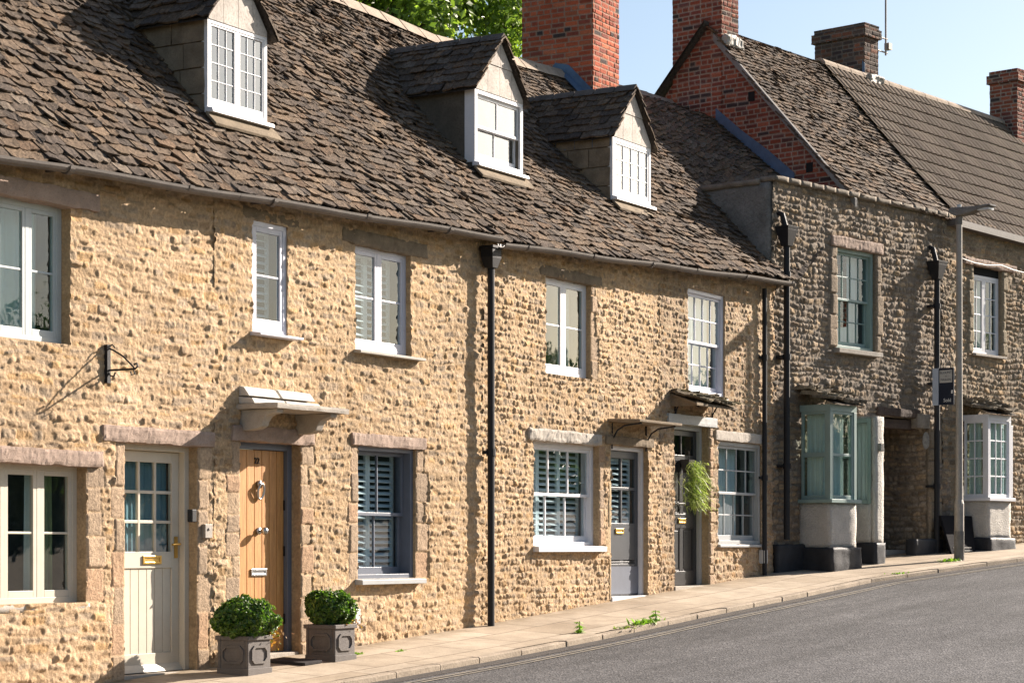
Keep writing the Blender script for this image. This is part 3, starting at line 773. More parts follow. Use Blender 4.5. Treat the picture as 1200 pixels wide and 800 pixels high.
def gutter(H, u0, u1, e, name='gutter'):
    n = 24; mb = MB(); b = 0
    prof = [(.062*math.cos(t), .062*math.sin(t)) for t in np.linspace(math.pi, 2*math.pi, 9)]
    prof2 = [(.052*math.cos(t), .052*math.sin(t)) for t in np.linspace(2*math.pi, math.pi, 9)]
    pr = prof+prof2; k = len(pr); V = []
    for i in range(n+1):
        u = u0+(u1-u0)*i/n; z = float(e(u))-.035+.008*math.sin(u*2.3)
        V += [(u, EW-.05+q[0], z+q[1]) for q in pr]
    F = [(i*k+j, i*k+(j+1) % k, (i+1)*k+(j+1) % k, (i+1)*k+j) for i in range(n) for j in range(k)]
    F += [list(range(k)), [n*k+j for j in range(k)][::-1]]
    mb.poly(V, F)
    u = u0+.55
    while u < u1:
        z = float(e(u))-.035; cp = [(EW-.05+.070*math.cos(t), z+.070*math.sin(t)) for t in np.linspace(math.pi, 2*math.pi, 9)]+[(EW-.05+.055*math.cos(t), z+.055*math.sin(t)) for t in np.linspace(2*math.pi, math.pi, 9)]; mb.prism(cp, 'x', u-.03, u+.03); mb.box(u-.012, u+.012, EW+.0, .02, z-.03, z-.012); u += 1.6
    return H.part(mb, name, M['gutter'])
def jambs(a0, a1, h0, h1, sides='LR', col=None, seed=0, w=(.16, .30), hh=(.2, .36), lev=.007):
    r = random.Random(seed); out = []
    for s in sides:
        z = h0
        while z < h1-.02:
            t = min(z+r.uniform(*hh), h1)
            if h1-t < .1: t = h1
            ww = r.uniform(*w); c = col or r.choice([(.40, .29, .195), (.36, .265, .18), (.42, .305, .20), (.33, .245, .17), (.41, .27, .17)])
            out.append((a0-ww, a0, z, t, lev+r.uniform(-.006, .008), c) if s == 'L' else (a1, a1+ww, z, t, lev+r.uniform(-.006, .008), c)); z = t
    return out
WCFG = dict(pit=1.1, course=(.055, .095), width=(.06, .23), proud=(.003, .023), tilt=.006, gap=.010, round=.024, rough=.0100, mlev=.008, mortar=(.47, .33, .195), pal=WARM, sunk=.14, show=.9, bulge=.014)
ACFG = dict(WCFG, course=(.055, .105), width=(.09, .30), proud=(.002, .021), sunk=.12, show=.92, pit=.9, round=.02, wave=.022, mortar=(.475, .335, .205))
CCFG = dict(WCFG, course=(.062, .092), width=(.055, .17), proud=(.006, .025), sunk=.08, round=.018, pit=1.2, rough=.0120, mlev=.006)
DCFG = dict(CCFG, pal=[(c[0]*.82, c[1]*.80, c[2]*.82) for c in WARM], mortar=(.36, .27, .17), course=(.065, .11))
ECFG = dict(pit=1.2, course=(.06, .115), width=(.06, .22), proud=(.004, .022), tilt=.006, gap=.012, round=.020, rough=.013, mlev=-.008, mortar=(.20, .16, .12), pal=GREY, sunk=.15, bulge=.02, wave=.03)
def wall(H, a0, a1, h0, h1, top, seed, cfg, openings, blocks=(), res=.0112, mat='rubble', w0=0.0):
    nm = NM()
    surface(nm, a0, a1, h0, h1, res, lambda P, Q: rubble(P, Q, seed, cfg, blocks), facade_T(w0), openings, top)
    # the wall's hidden body
    o = H.part(nm, 'wall', M[mat], smooth=True)
    return o
def rect(F, x0, x1, yt, yb, xr=None):
    """opening from photo edges: (a0,a1,h0,h1)"""
    xr = x0 if xr is None else xr
    return F.A(x0), F.A(x1), F.Hh(xr, yb), F.Hh(xr, yt)
# ================================================================== cottage A (left): white half-glazed door
aLE = L.A(0)-3.2
rAu = rect(L, -78, 82, 242, 404, 82); rAl = rect(L, -80, 101, 545, 705, 101); rAd = rect(L, 146, 231, 517, 800, 146)
gA = gF(L, (rAd[0]+rAd[1])/2)
rAd = (rAd[0], rAd[1], gA-.03, rAd[3])
HA = House('stone_cottage', 'honey stone cottage at the left edge with the cream half glazed door', 'cottage', L, aLE, gF(L, L.A(100)), 'stone cottages in the terrace')
bl = jambs(*rAd[:4], 'LR', seed=3, w=(.13, .22))+jambs(*rAl[:4], 'R', seed=5, w=(.16, .26))
wall(HA, aLE, aAB+.03, -2.6, 4.2, lambda P: EAB(P)+.12, 11, ACFG, [(*rAu, .115), (*rAl, .12), (*rAd, .13)], bl)
main_roof(HA, aLE, aAB, 21); gutter(HA, aLE, aAB-.003, EAB)
lintel(HA, rAu[0]-.3, L.A(114), rAu[3]-.015, rAu[3]+.15, out=.045, seed=1)
lintel(HA, rAl[0]-.3, L.A(118), rAl[3]-.015, rAl[3]+.13, out=.045, seed=2)
lintel(HA, L.A(118), L.A(249), rAd[3]-.01, rAd[3]+.14, out=.04, seed=3)
window(HA, *rAu, .10, 'paleblue', lights=4, nx=1, ny=2, fw=.06, back=[('curtain', 0, .52, 'curtain', 7), ('curtain', .60, 1., 'curtain', 5)], glass='glass_old', stile=.035)
wl = window(HA, *rAl, .11, 'cream', lights=4, nx=1, ny=2, fw=.055, back=[('curtain', .92, .99, 'curtaingreen', 2), ('curtain', .80, .86, 'curtain', 2), ('curtain', .52, .60, 'curtain', 2), ('curtain', .1, .3, 'curtain', 3)], stile=.045)
mb = MB(); mb.rough_box(rAl[0]-.05, rAl[1]+.04, -.01, .13, rAl[2]-.075, rAl[2]-.004, .008, .05, 4); HA.part(mb, 'sill', M['stonepale'], smooth=True)
def door_frame(H, d, r, y, mat, fw=.06, th=.09, step='stonepale', base=None):
    a0, a1, h0, h1 = r; mb = MB()
    mb.box(a0-.012, a0+fw, y, y+th, h0-.1, h1); mb.box(a1-fw, a1+.012, y, y+th, h0-.1, h1); mb.box(a0+fw, a1-fw, y, y+th, h1-fw, h1+.012)
    return H.part(mb, 'door_frame', M[mat], d, bevel=.004)
def doorA():
    a0, a1, h0, h1 = rAd; fw = .062; y = .165
    x0, x1, z0, z1 = a0+fw+.004, a1-fw-.004, h0+.055, h1-fw-.004; wd = x1-x0; ht = z1-z0
    mb = MB(); st = .105; zg0 = z0+ht*.545; zl = z0+ht*.47
    mb.box(x0, x0+st, y, y+.045, z0, z1); mb.box(x1-st, x1, y, y+.045, z0, z1)
    mb.box(x0+st, x1-st, y, y+.045, z0, z0+.17); mb.box(x0+st, x1-st, y, y+.045, zl, zg0); mb.box(x0+st, x1-st, y, y+.045, z1-.10, z1)
    n = 6; ww = (wd-2*st)/n
    for i in range(n): mb.box(x0+st+i*ww+.003, x0+st+(i+1)*ww-.003, y+.014, y+.034, z0+.17, zl)
    mb.box(x0+st, x1-st, y+.022, y+.030, z0+.17, zl)
    gx0, gx1, gz0, gz1 = x0+st, x1-st, zg0, z1-.10; b = .028
    for i in (1, 2): mb.box(gx0+(gx1-gx0)*i/3-b/2, gx0+(gx1-gx0)*i/3+b/2, y+.006, y+.040, gz0, gz1)
    for j in (1, 2):
        z = gz0+(gz1-gz0)*j/3
        for i in range(3): mb.box(gx0+(gx1-gx0)*i/3+(b/2 if i else 0), gx0+(gx1-gx0)*(i+1)/3-(b/2 if i < 2 else 0), y+.008, y+.038, z-b/2, z+b/2)
    mb.hexa([(x0, y-.045, z0), (x1, y-.045, z0), (x1, y-.001, z0), (x0, y-.001, z0)], [(x0, y-.03, z0+.03), (x1, y-.03, z0+.03), (x1, y-.001, z0+.07), (x0, y-.001, z0+.07)])
    d = HA.part(mb, 'door', M['cream'], bevel=.003)
    door_frame(HA, d, rAd, .10, 'cream', fw)
    p = MB(); p.box(gx0, gx1, y+.021, y+.025, gz0, gz1); HA.part(p, 'pane', M['glass'], d)
    curtain(HA, d, gx0-.02, gx1+.02, gz0-.02, gz1+.02, y+.09, paint('blue_blind', (.20, .30, .34), .9, .05, 0, 0, .05), 9, .008)
    letter_plate(HA, d, x0+wd*.56, (zl+zg0)/2+.0, y-.001, 'brass')
    hb = MB(); hx = x1-.05; hz = zg0+.04
    hb.box(hx-.022, hx+.022, y-.010, y, hz-.10, hz+.10); hb.tube([(hx, y-.01, hz+.03), (hx, y-.055, hz+.03), (hx-.11, y-.055, hz+.025)], .011, 8); HA.part(hb, 'handle', M['brass'], d)
    rb = MB(); room = room_box(HA, d, a0, a1, h0, h1, y+.14, .9)
    tb = MB(); tb.box(a0-.0, a1+.0, .02, .26, h0-.2, h0+.045); HA.part(tb, 'threshold', M['stonepale'], d, bevel=.006)
doorA()
# wall fittings of cottage A
kx, kz = L.pw(224, 604, -.02); mb = MB(); mb.box(kx-.035, kx+.035, -.06, -.0, kz-.06, kz+.06); HA.part(mb, 'key_safe', M['iron'], bevel=.008)
bx, bz = L.pw(242, 622, -.02); mb = MB(); mb.box(bx-.055, bx+.055, -.05, .0, bz-.065, bz+.065); mb.tube([(bx, -.052, bz+.02), (bx, -.06, bz+.02)], .014, 10); HA.part(mb, 'doorbell', M['steel'], bevel=.006)
def sign_bracket():
    a, z1 = L.pw(123.5, 404); z0 = L.Hh(123.5, 449); zm = L.Hh(123.5, 434); y = -.035
    mb = MB(); mb.box(a-.022, a+.022, y-.008, y+.03, z0, z1)
    tip = -.34
    mb.tube([(a, y, zm), (a, tip, zm), (a, tip-.03, zm+.02), (a, tip-.02, zm+.05), (a, tip+.01, zm+.04)], .009, 8)
    mb.tube([(a, y, z1-.03), (a, -.10, z1-.055), (a, -.20, zm+.12), (a, tip+.03, zm+.03), (a, tip, zm)], .008, 8)
    mb.tube([(a, y, zm-.01), (a, -.06, zm-.05), (a, -.10, zm-.055), (a, -.115, zm-.02)], .007, 8)
    mb.tube([(a, tip+.02, zm), (a, tip+.0, zm-.045), (a, tip+.04, zm-.05), (a, tip+.05, zm-.02)], .006, 8)
    mb.tube([(a, y, z1-.02), (a, -.08, z1-.0), (a, -.11, z1-.03)], .006, 8)
    HA.part(mb, 'sign_bracket', M['iron'])
sign_bracket()
# ================================================================== cottage B: oak door under the stone hood
rBd = rect(L, 281, 352, 516, 770, 281); rBn = rect(L, 295, 336.5, 258, 389, 298); rBu = rect(L, 416, 481, 285, 409, 416); rBl = rect(L, 419.5, 487, 521, 678, 419.5)
gB = gF(L, (rBd[0]+rBd[1])/2); rBd = (rBd[0], rBd[1], gB-.03, rBd[3])
HB = House('stone_cottage', 'honey stone cottage with the oak plank door and a stone hood over it', 'cottage', L, aAB, gF(L, L.A(400)), 'stone cottages in the terrace')
bl = jambs(*rBd[:4], 'LR', seed=8, w=(.12, .24), hh=(.16, .3))+jambs(*rBl[:4], 'LR', seed=9, w=(.12, .26))
wall(HB, aAB-.03, aBC+.03, -2.2, 4.4, lambda P: EAB(P)+.12, 12, WCFG, [(*rBn, .05), (*rBd, .13), (*rBu, .085), (*rBl, .10)], bl)
rfB = main_roof(HB, aAB, aBC, 22); gutter(HB, aAB+.003, aBC-.06, EAB)
lintel(HB, L.A(270), L.A(366), rBd[3]-.005, rBd[3]+.15, out=.035, seed=5)
lintel(HB, L.A(410), L.A(497), rBl[3]-.01, rBl[3]+.125, out=.04, seed=6)
lintel(HB, L.A(400), L.A(500), rBu[3]-.01, rBu[3]+.15, 'stonebrown', out=.02, seed=7)
lintel(HB, L.A(283), L.A(350), rBn[3]-.0, rBn[3]+.13, 'stonebrown', out=.012, seed=17)
window(HB, *rBn, .012, 'lilac', lights=1, nx=1, ny=2, fw=.05, back=[('shutter', 1, .075)], sill=(.03, .10, .13, .035, 'lilac'), stile=.05, rail=.12)
window(HB, *rBu, .06, 'lilac', lights=2, nx=1, ny=2, fw=.05, back=[('shutter', 2, .075)], sill=(.04, .16, .10, .04, 'leadpale'), stile=.042, rail=.10)
window(HB, *rBl, .035, 'greyframe', 'sash', nx=2, ny=1, fw=.05, split=.49, inset=.09, fd=.12, back=[('shutter', 2, .066)], sill=(.06, .07, .10, .06, 'stonegrey'), stile=.045)
def doorB():
    a0, a1, h0, h1 = rBd; fw = .065; y = .155
    x0, x1, z0, z1 = a0+fw+.004, a1-fw-.004, h0+.09, h1-fw-.004; wd = x1-x0; ht = z1-z0
    mb = MB(); n = 7; ww = wd/n
    for i in range(n): mb.box(x0+i*ww+.003, x0+(i+1)*ww-.003, y, y+.04, z0, z1)
    mb.box(x0, x1, y+.012, y+.038, z0, z1)
    d = HB.part(mb, 'door', M['oak'], bevel=.004)
    door_frame(HB, d, rBd, .11, 'greyframe', fw)
    tb = MB(); tb.box(a0, a1, .02, .26, h0-.2, h0+.08); HB.part(tb, 'threshold', M['stonepale'], d, bevel=.008)
    letter_plate(HB, d, x0+wd*.50, z0+ht*.395, y-.001, 'nickel', .125, .035)
    k = MB(); kx, kz = x0+wd*.50, z0+ht*.60
    k.disc((kx, y, kz), .035, (0, -1, 0), .02); k.tube([(kx, y-.02, kz), (kx, y-.06, kz)], .012, 8); k.ball((kx, y-.08, kz), .038, 14)
    HB.part(k, 'handle', M['nickel'], d, smooth=True)
    k = MB(); kz = z0+ht*.805
    k.disc((kx, y, kz+.05), .028, (0, -1, 0), .03, ry=.04); r = [(kx+.048*math.cos(t), y-.035-.012*math.sin(t), kz-.02+.075*math.sin(t)) for t in np.linspace(0, 2*math.pi, 22)]
    k.tube(r, .012, 8, False); HB.part(k, 'knocker', M['nickel'], d, smooth=True)
    text_part(HB, '22', .085, (x0+wd*.47, y-.004, z0+ht*.945), M['iron'], d, 'house_number', ext=.006)
    hg = MB()
    for f in (.16, .5, .73):
        hg = MB(); hg.box(x1-.012, x1+.012, y-.014, y+.002, z0+ht*f-.05, z0+ht*f+.05); HB.part(hg, 'hinge', M['iron'], d)
def text_part(H, s, size, loc, mat, parent, name, ext=.002, align='CENTER', rot=(R_(90), 0, 0), sx=1.0):
    c = bpy.data.curves.new(name, 'FONT'); c.body = s; c.size = size; c.align_x = align; c.align_y = 'CENTER'; c.extrude = ext; c.resolution_u = 3
    t = bpy.data.objects.new(name, c); COL.objects.link(t)
    bpy.context.view_layer.update()
    me = bpy.data.meshes.new_from_object(t.evaluated_get(bpy.context.evaluated_depsgraph_get()))
    bpy.data.objects.remove(t); bpy.data.curves.remove(c)
    me.transform(Matrix.Translation((loc[0]-H.org[0], loc[1]-H.org[1], loc[2]-H.org[2])) @ Matrix.Diagonal((1, 1, 1, 1)) @ __import__('mathutils').Euler(rot).to_matrix().to_4x4() @ Matrix.Scale(sx, 4, (1, 0, 0)))
    me.materials.clear(); me.name = name
    return link_mesh(name, me, mat, parent)
doorB()
def hood_B():
    a0, a1 = L.A(276), L.A(362); z = L.Hh(278, 475.5); out = .50
    mb = MB(); mb.rough_box(a0, a1, -out, .06, z-.035, z+.02, .006, .05, 31); c = HB.part(mb, 'door_hood', M['stonepale'])
    for ax in (L.A(285), L.A(349)):
        pr = [(.03, z-.036), (-.45, z-.036), (-.44, z-.075), (-.37, z-.085), (-.32, z-.105), (-.285, z-.145), (-.26, z-.20), (-.20, z-.225), (-.10, z-.235), (.03, z-.235)]
        b = MB(); b.prism(pr, 'x', ax-.055, ax+.055); HB.part(b, 'bracket', M['stonepale'], c, bevel=.008)
    f = MB()
    fa0, fa1 = L.A(279), L.A(358.5); am = L.A(318)
    for (p, q) in ((fa0, am-.012), (am+.012, fa1)):
        f.hexa([(p, -.20, z+.022), (q, -.20, z+.022), (q, .02, z+.022), (p, .02, z+.022)], [(p, -.165, z+.075), (q, -.165, z+.075), (q, .02, z+.095), (p, .02, z+.095)])
        f.hexa([(p+.01, -.125, z+.10), (q-.005, -.125, z+.10), (q-.005, .02, z+.10), (p+.01, .02, z+.10)], [(p+.01, -.06, z+.185), (q-.005, -.06, z+.18), (q-.005, .02, z+.20), (p+.01, .02, z+.20)])
    HB.part(f, 'hood_flashing', M['mortar'], c, bevel=.006)
hood_B()
zt = float(ECD(aBC))-.30
downpipe(HB, aBC-.02, -.12, gF(L, aBC)-.05, zt, .041, (.10, .08, .20), collars=(L.Hh(563, 530),))
ob = MB(); ox, oz = L.pw(415, 722, -.02); ob.box(ox-.05, ox+.05, -.07, .0, oz-.08, oz+.08); HB.part(ob, 'meter_cover', M['plastic'], bevel=.01)
# ================================================================== cottage C: white windows, charcoal door
rCu = rect(L, 639, 692.5, 322, 437, 639); rCl = rect(L, 624, 702, 516, 639, 624); rCd = rect(L, 716, 759, 521, 700, 716)
gC = gF(L, (rCd[0]+rCd[1])/2); rCd = (rCd[0], rCd[1], gC-.02, rCd[3])
HC = House('stone_cottage', 'honey stone cottage with white windows and the charcoal door, right of the drainpipe', 'cottage', L, aBC, gF(L, L.A(660)), 'stone cottages in the terrace')
bl = jambs(*rCu[:4], 'R', seed=13, w=(.08, .2), lev=.008)+jambs(*rCl[:4], 'R', seed=14, w=(.1, .16), lev=.01)+jambs(*rCd[:4], 'L', seed=15, w=(.06, .10), hh=(.3, .6), col=(.44, .33, .20))
wall(HC, aBC-.03, aCD+.03, -1.9, 4.6, lambda P: ECD(P)+.12, 13, CCFG, [(*rCu, .085), (*rCl, .11), (*rCd, .10)], bl)
rfC = main_roof(HC, aBC, aCD, 23); gutter(HC, aBC+.0, aCD-.003, ECD)
lintel(HC, L.A(617), L.A(703), rCl[3]+.0, rCl[3]+.15, 'stonepale', out=.05, seed=8, amp=.014)
lintel(HC, L.A(632), L.A(705), rCu[3]-.01, rCu[3]+.12, 'stonebrown', out=.022, seed=9)
lintel(HC, L.A(708), L.A(764), rCd[3]+.0, rCd[3]+.12, 'stonebrown', out=.045, seed=10)
window(HC, *rCu, .07, 'white', lights=2, nx=1, ny=2, fw=.045, back=[('curtain', 0, .22, 'curtain', 3), ('curtain', .9, 1, 'curtain', 1)], stile=.045, rail=.11, glass='glass_old')
window(HC, *rCl, .085, 'white', 'sash', nx=3, ny=1, fw=.05, split=.5, inset=.03, fd=.08, back=[('shutter', 3, .07)], sill=(.0, .05, .09, .075, 'white'), stile=.045, bw=.028)
def panel_door(H, r, y, mat, fmat, fw, rows, name_mat, glass_rows, step=.05, lp=(.5, .45), extra=None):
    a0, a1, h0, h1 = r
    x0, x1, z0, z1 = a0+fw+.004, a1-fw-.004, h0+step, h1-fw-.004; wd = x1-x0; ht = z1-z0
    mb = MB(); st = .095
    mb.box(x0, x0+st, y, y+.045, z0, z1); mb.box(x1-st, x1, y, y+.045, z0, z1)
    zs = [0]+[q for r_ in rows for q in r_]+[1]
    for i in range(0, len(zs), 2): mb.box(x0+st, x1-st, y, y+.045, z0+ht*zs[i], z0+ht*zs[i+1])
    pn = MB()
    for i, (q0, q1) in enumerate(rows):
        za, zb = z0+ht*q0, z0+ht*q1; xm = (x0+x1)/2
        mb.box(xm-.018 if i in glass_rows else xm-.045, xm+.018 if i in glass_rows else xm+.045, y+.004, y+.041, za, zb)
        if i in glass_rows: pn.box(x0+st, x1-st, y+.02, y+.024, za, zb)
        else:
            mb.box(x0+st, x1-st, y+.02, y+.032, za, zb)
            e = .045 if i in glass_rows else .045
            for (p, q) in ((x0+st, xm-e), (xm+e, x1-st)):
                ring(mb, p, q, y+.008, y+.02, za, zb, .018)
                if zb-za > .15: mb.box(p+.04, q-.04, y+.012, y+.021, za+.04, zb-.04)
    d = H.part(mb, 'door', M[mat], bevel=.003)
    if glass_rows: H.part(pn, 'pane', M['glass'], d)
    door_frame(H, d, r, y-.05, fmat, fw)
    tb = MB(); tb.box(a0, a1, -.02, .22, h0-.2, h0+step-.008); H.part(tb, 'threshold', M['white' if fmat == 'white' else 'stonepale'], d, bevel=.006)
    letter_plate(H, d, x0+wd*lp[0], z0+ht*lp[1], y-.001, name_mat, .11, .036)
    room_box(H, d, a0, a1, h0, h1, y+.16, .9)
    return d, (x0, x1, z0, z1)
dC, bx_ = panel_door(HC, rCd, .115, 'darkdoor', 'white', .055, [(.22, .23), (.235, .245), (.50, .73), (.75, .95)], 'brass', (2, 3), .055, (.42, .445))
x0, x1, z0, z1 = bx_
shutters(HC, dC, x0+.09, x1-.09, z0+(z1-z0)*.5, z0+(z1-z0)*.95, .115+.07, 1, .07)
mb = MB(); mb.box(x0+.0, x1-.0, .108, .114, z0+.02, z0+(z1-z0)*.20); HC.part(mb, 'kick_plate', M['greyframe'], dC)
def canopy(H, x0, x1, ywall, out, drop, th, mat, slate=False, seed=0, br=None):
    a0, a1 = L.A(x0), L.A(x1); z = L.Hh(x0, ywall)
    mb = MB(); mb.hexa([(a0, -out, z-drop-th), (a1, -out, z-drop-th), (a1, .06, z-th), (a0, .06, z-th)], [(a0, -out, z-drop), (a1, -out, z-drop), (a1, .06, z), (a0, .06, z)])
    c = H.part(mb, 'door_canopy', M[mat], bevel=.008)
    if slate:
        nm = NM(); mp = lambda U, t: np.stack([U, -out-.03+t*(out+.05), z-drop+.012+t*drop*1.03+0*U], -1)
        slates(nm, mp, (0, -drop/math.hypot(drop, out), out/math.hypot(drop, out)), a0-.04, a1+.04, math.hypot(out, drop), (.17, .14), (.14, .30), .026, seed=seed, ragged=.05, pal=[(.20, .165, .11), (.16, .13, .09), (.24, .2, .12), (.14, .125, .085)])
        H.part(nm, 'canopy_slates', M['slate'], c)
    for ax in br:
        b = MB(); b.tube([(ax, -.015, z-.36), (ax, -.03, z-.25), (ax, -.09, z-.15), (ax, -.19, z-th-.05-drop*.3), (ax, -out+.03, z-drop-th-.008)], .011, 8); b.tube([(ax, -.015, z-.38), (ax, -.015, z-.05)], .012, 8)
        H.part(b, 'bracket', M['iron'], c)
    return c
canopy(HC, 711, 762, 490, .47, .02, .035, 'stonebrown', br=(L.A(716), L.A(756)))
# ================================================================== cottage D: black door with the fern
rDu = rect(L, 806, 849, 337, 460, 806); rDl = rect(L, 841, 892, 516, 637, 841); rDd = rect(L, 790, 830, 496, 688, 790)
gD = gF(L, (rDd[0]+rDd[1])/2); rDd = (rDd[0], rDd[1], gD-.02, rDd[3])
HD = House('stone_cottage', 'stone cottage with the black door and hanging fern, beside the taller grey house', 'cottage', L, aCD, gF(L, L.A(850)), 'stone cottages in the terrace')
bl = jambs(*rDd[:4], 'R', seed=23, w=(.10, .2), hh=(.1, .2), lev=.03, col=None)
wall(HD, aCD-.03, aDE+.22, -1.7, 4.7, lambda P: ECD(P)+.12, 14, DCFG, [(*rDu, .06), (*rDl, .06), (*rDd, .12)], bl)
aGB = RF.A(1000, 0.0)
pg = RF.world(aGB, 1.5, 0)
rfD = main_roof(HD, aCD, float(pg.x)+.3, 24); gutter(HD, aCD+.003, aDE+.1, ECD)
lintel(HD, L.A(836), L.A(890.5), rDl[3]+.005, rDl[3]+.145, 'stonepale', out=.05, seed=11, amp=.006)
lintel(HD, L.A(781), L.A(838), rDd[3]+.0, rDd[3]+.13, 'stonegrey', out=.04, seed=12, amp=.004)
window(HD, *rDu, .02, 'lilac', 'sash', nx=4, ny=2, fw=.055, split=.5, inset=.03, fd=.07, back=[('curtain', 0, 1, 'curtain', 9)], sill=(.0, .03, .05, .05, 'white'), bw=.018)
window(HD, *rDl, .02, 'stonegrey', 'sash', nx=4, ny=2, fw=.055, split=.5, inset=.03, fd=.07, back=[('curtain', 0, .75, 'curtain', 8)], sill=(.01, .01, .05, .045, 'stonegrey'), bw=.018)
dD, bx_ = panel_door(HD, rDd, .15, 'blackdoor', 'stonegrey', .06, [(.09, .37), (.46, .52), (.53, .80), (.84, .965)], 'brass', (3,), .05, (.50, .415))
DOORD = (bx_, .15)
canopy(HD, 785, 834, 458, .40, .17, .035, 'stonebrown', True, 5, (L.A(790), L.A(833)))
sb = MB(); z = L.Hh(785, 458); sb.prism([(.03, z-.03), (-.36, z-.17), (-.36, z-.20), (.03, z-.20)], 'x', L.A(786), L.A(790)); HD.part(sb, 'canopy_cheek', M['stonebrown'])
mx, mz = L.pw(893, 652, -.03); mb = MB(); mb.box(mx-.055, mx+.055, -.10, .0, mz-.10, mz+.10); HD.part(mb, 'meter_box', M['plastic'], bevel=.01)
downpipe(HD, L.A(896, -.08), -.08, gF(L, L.A(896))-.05, L.Hh(896, 340), .035, collars=(L.Hh(896, 420), L.Hh(896, 560)))
# ------------------------------------------------------------------ dormers
def dormer(H, x0, x1, xm, ybot, ybase, yapex, mat, cheek, kind, nx, ny, seed, lights=None, back=(), board=None, fascia=False, glass='glass', fw=.05, nyt=None, slim=False):
    _, w, hb = solve_roof(L, xm, ybot, roofh)
    w -= .02
    a0, a1 = L.A(x0, w), L.A(x1, w); am = (a0+a1)/2
    hb = L.Hh(xm, ybot, w); ht = L.Hh(xm, ybase, w); ha = L.Hh(xm, yapex, w)
    col = H
    # the gable front: boards above the window
    ov = .10; pitch = (ha-ht)/((a1-a0)/2+ov*.8)
    gb = MB(); t = .03
    zl = ht; half = (a1-a0)/2
    def gz(a): return ha-.05-abs(a-am)*pitch
    n = 4; hm = ht+(ha-ht)*.48
    for i in range(n):
        p, q = a0+(a1-a0)*i/n+.003, a0+(a1-a0)*(i+1)/n-.003
        pts = [(p, zl), (q, zl)]
        tp, tq = min(hm, gz(p)), min(hm, gz(q))
        pts += [(q, tq)]
        if (gz(p) < hm) != (gz(q) < hm): 
            ac = am+(ha-.05-hm)/pitch*(1 if p >= am else -1); pts += [(ac, hm)]
        pts += [(p, tp)]
        gb.prism(pts, 'y', w-.012, w+.02)
    hw2 = (ha-.05-hm)/pitch
    for (p, q) in ((am-hw2, am-.003), (am+.003, am+hw2)):
        gb.prism([(p, hm+.006), (q, hm+.006), (am-.003 if q < am+.001 else am+.003, ha-.05)], 'y', w-.020, w+.02)
    d = H.part(gb, 'dormer', M['board'])
    # cheeks back to the roof
    wb = EW+(ht-float(eave(am)))/(float(ridge(am))-float(eave(am)))*(RW-EW)
    for (p, q) in ((a0, a0+.06), (a1-.06, a1)):
        ck = MB(); ck.prism([(w+.025, hb-.25), (w+.025, ht+.03), (wb+.25, ht+.03), (wb+.25, ht-.2)], 'x', p, q); H.part(ck, 'dormer_cheek', M['dormer_render' if cheek != 'slab' else 'stonebrown'], d)
    ck = MB()
    if cheek == 'slab':
        z = hb-.1; k = 0
        while z < ht:
            y = w+.03+(.0 if k % 2 else -.0)
            while y < wb+.2:
                l = rnd.uniform(.26, .42); z1_ = min(z+.26, ht+.02)
                if roofh(am, y+l*.3)-.1 < z1_: ck.rough_box(a0-.028, a0-.002, y+.004, y+l-.004, z+.004, z1_-.004, .006, .06, k)
                y += l; k += 1
            z += .26
        H.part(ck, 'cheek_slabs', M['stonebrown'], d)
    # pitched slate roof
    nm = NM(); wfr = w-.09
    for sgn in (-1, 1):
        hw = half+ov; dr = hw*pitch; Ls = math.hypot(hw, dr); zr = ha+.0
        wr = EW+(ha-float(eave(am)))/(float(ridge(am))-float(eave(am)))*(RW-EW)
        def mp(U, tt, sgn=sgn, hw=hw, dr=dr, zr=zr):
            s = .012*fbm(U*2+seed, tt*3, seed+3, 2)
            return np.stack([am+sgn*hw*(1-tt), U, zr-dr*(1-tt)+s], -1)
        nrm = (sgn*dr/Ls, 0, hw/Ls)
        roof_under(nm, mp, wfr+.02, wr+.5, (.06, .05, .042), 8)
        slates(nm, mp, nrm, wfr, wr+.35, Ls, (.15, .11), (.14, .30), .018, seed=seed+(sgn > 0), ragged=.022)
    H.part(nm, 'dormer_roof', M['slate'], d)
    rm = MB(); u = wfr+.01
    while u < wr+.2:
        v = min(u+.32, wr+.25); pr = [(am-.10, ha-.05), (am, ha+.05), (am+.10, ha-.05), (am, ha+.012)]
        rm.prism(pr, 'y', u+.004, v-.004); u = v
    H.part(rm, 'dormer_ridge', M['slate_plain'], d, bevel=.008)
    if fascia:
        fb = MB(); fb.box(a0-.02, a0-.004, w+.02, wb+.1, ht-.13, ht+.02); H.part(fb, 'dormer_flashing', M['lead'], d)
    wn = window(H, a0+.002, a1-.002, hb+.035, ht-.004, w-.004, mat, kind, nx=nx, ny=ny, fw=fw, lights=lights, back=back, parent=d, room=False, glass=glass, bw=.011 if slim else .016, stile=.022 if slim else .032, nyt=nyt, name='window_frame')
    rb = MB(); rb.box(a0+.07, a1-.07, wb-.15, wb-.1, hb-.1, ht); rb.box(a0+.07, a1-.07, w+.2, wb-.16, hb-.14, hb-.1)
    H.part(rb, 'interior', M['room'], d)
    sb = MB(); sb.hexa([(a0-.03, w-.09, hb-.03), (a1+.03, w-.09, hb-.03), (a1+.03, w+.02, hb-.03), (a0-.03, w+.02, hb-.03)], [(a0-.03, w-.08, hb+.012), (a1+.03, w-.08, hb+.012), (a1+.03, w+.02, hb+.033), (a0-.03, w+.02, hb+.033)])
    H.part(sb, 'sill', M[mat], d, bevel=.006)
    # lead apron lying on the slates below the sill
    ap = MB(); z1_ = hb-.02; ap.hexa([(a0-.06, w-.14, z1_-.16), (a1+.10, w-.14, z1_-.16), (a1+.10, w-.02, z1_-.04), (a0-.06, w-.02, z1_-.04)], [(a0-.06, w-.15, z1_-.13), (a1+.10, w-.15, z1_-.13), (a1+.10, w-.02, z1_-.0), (a0-.06, w-.02, z1_-.0)])
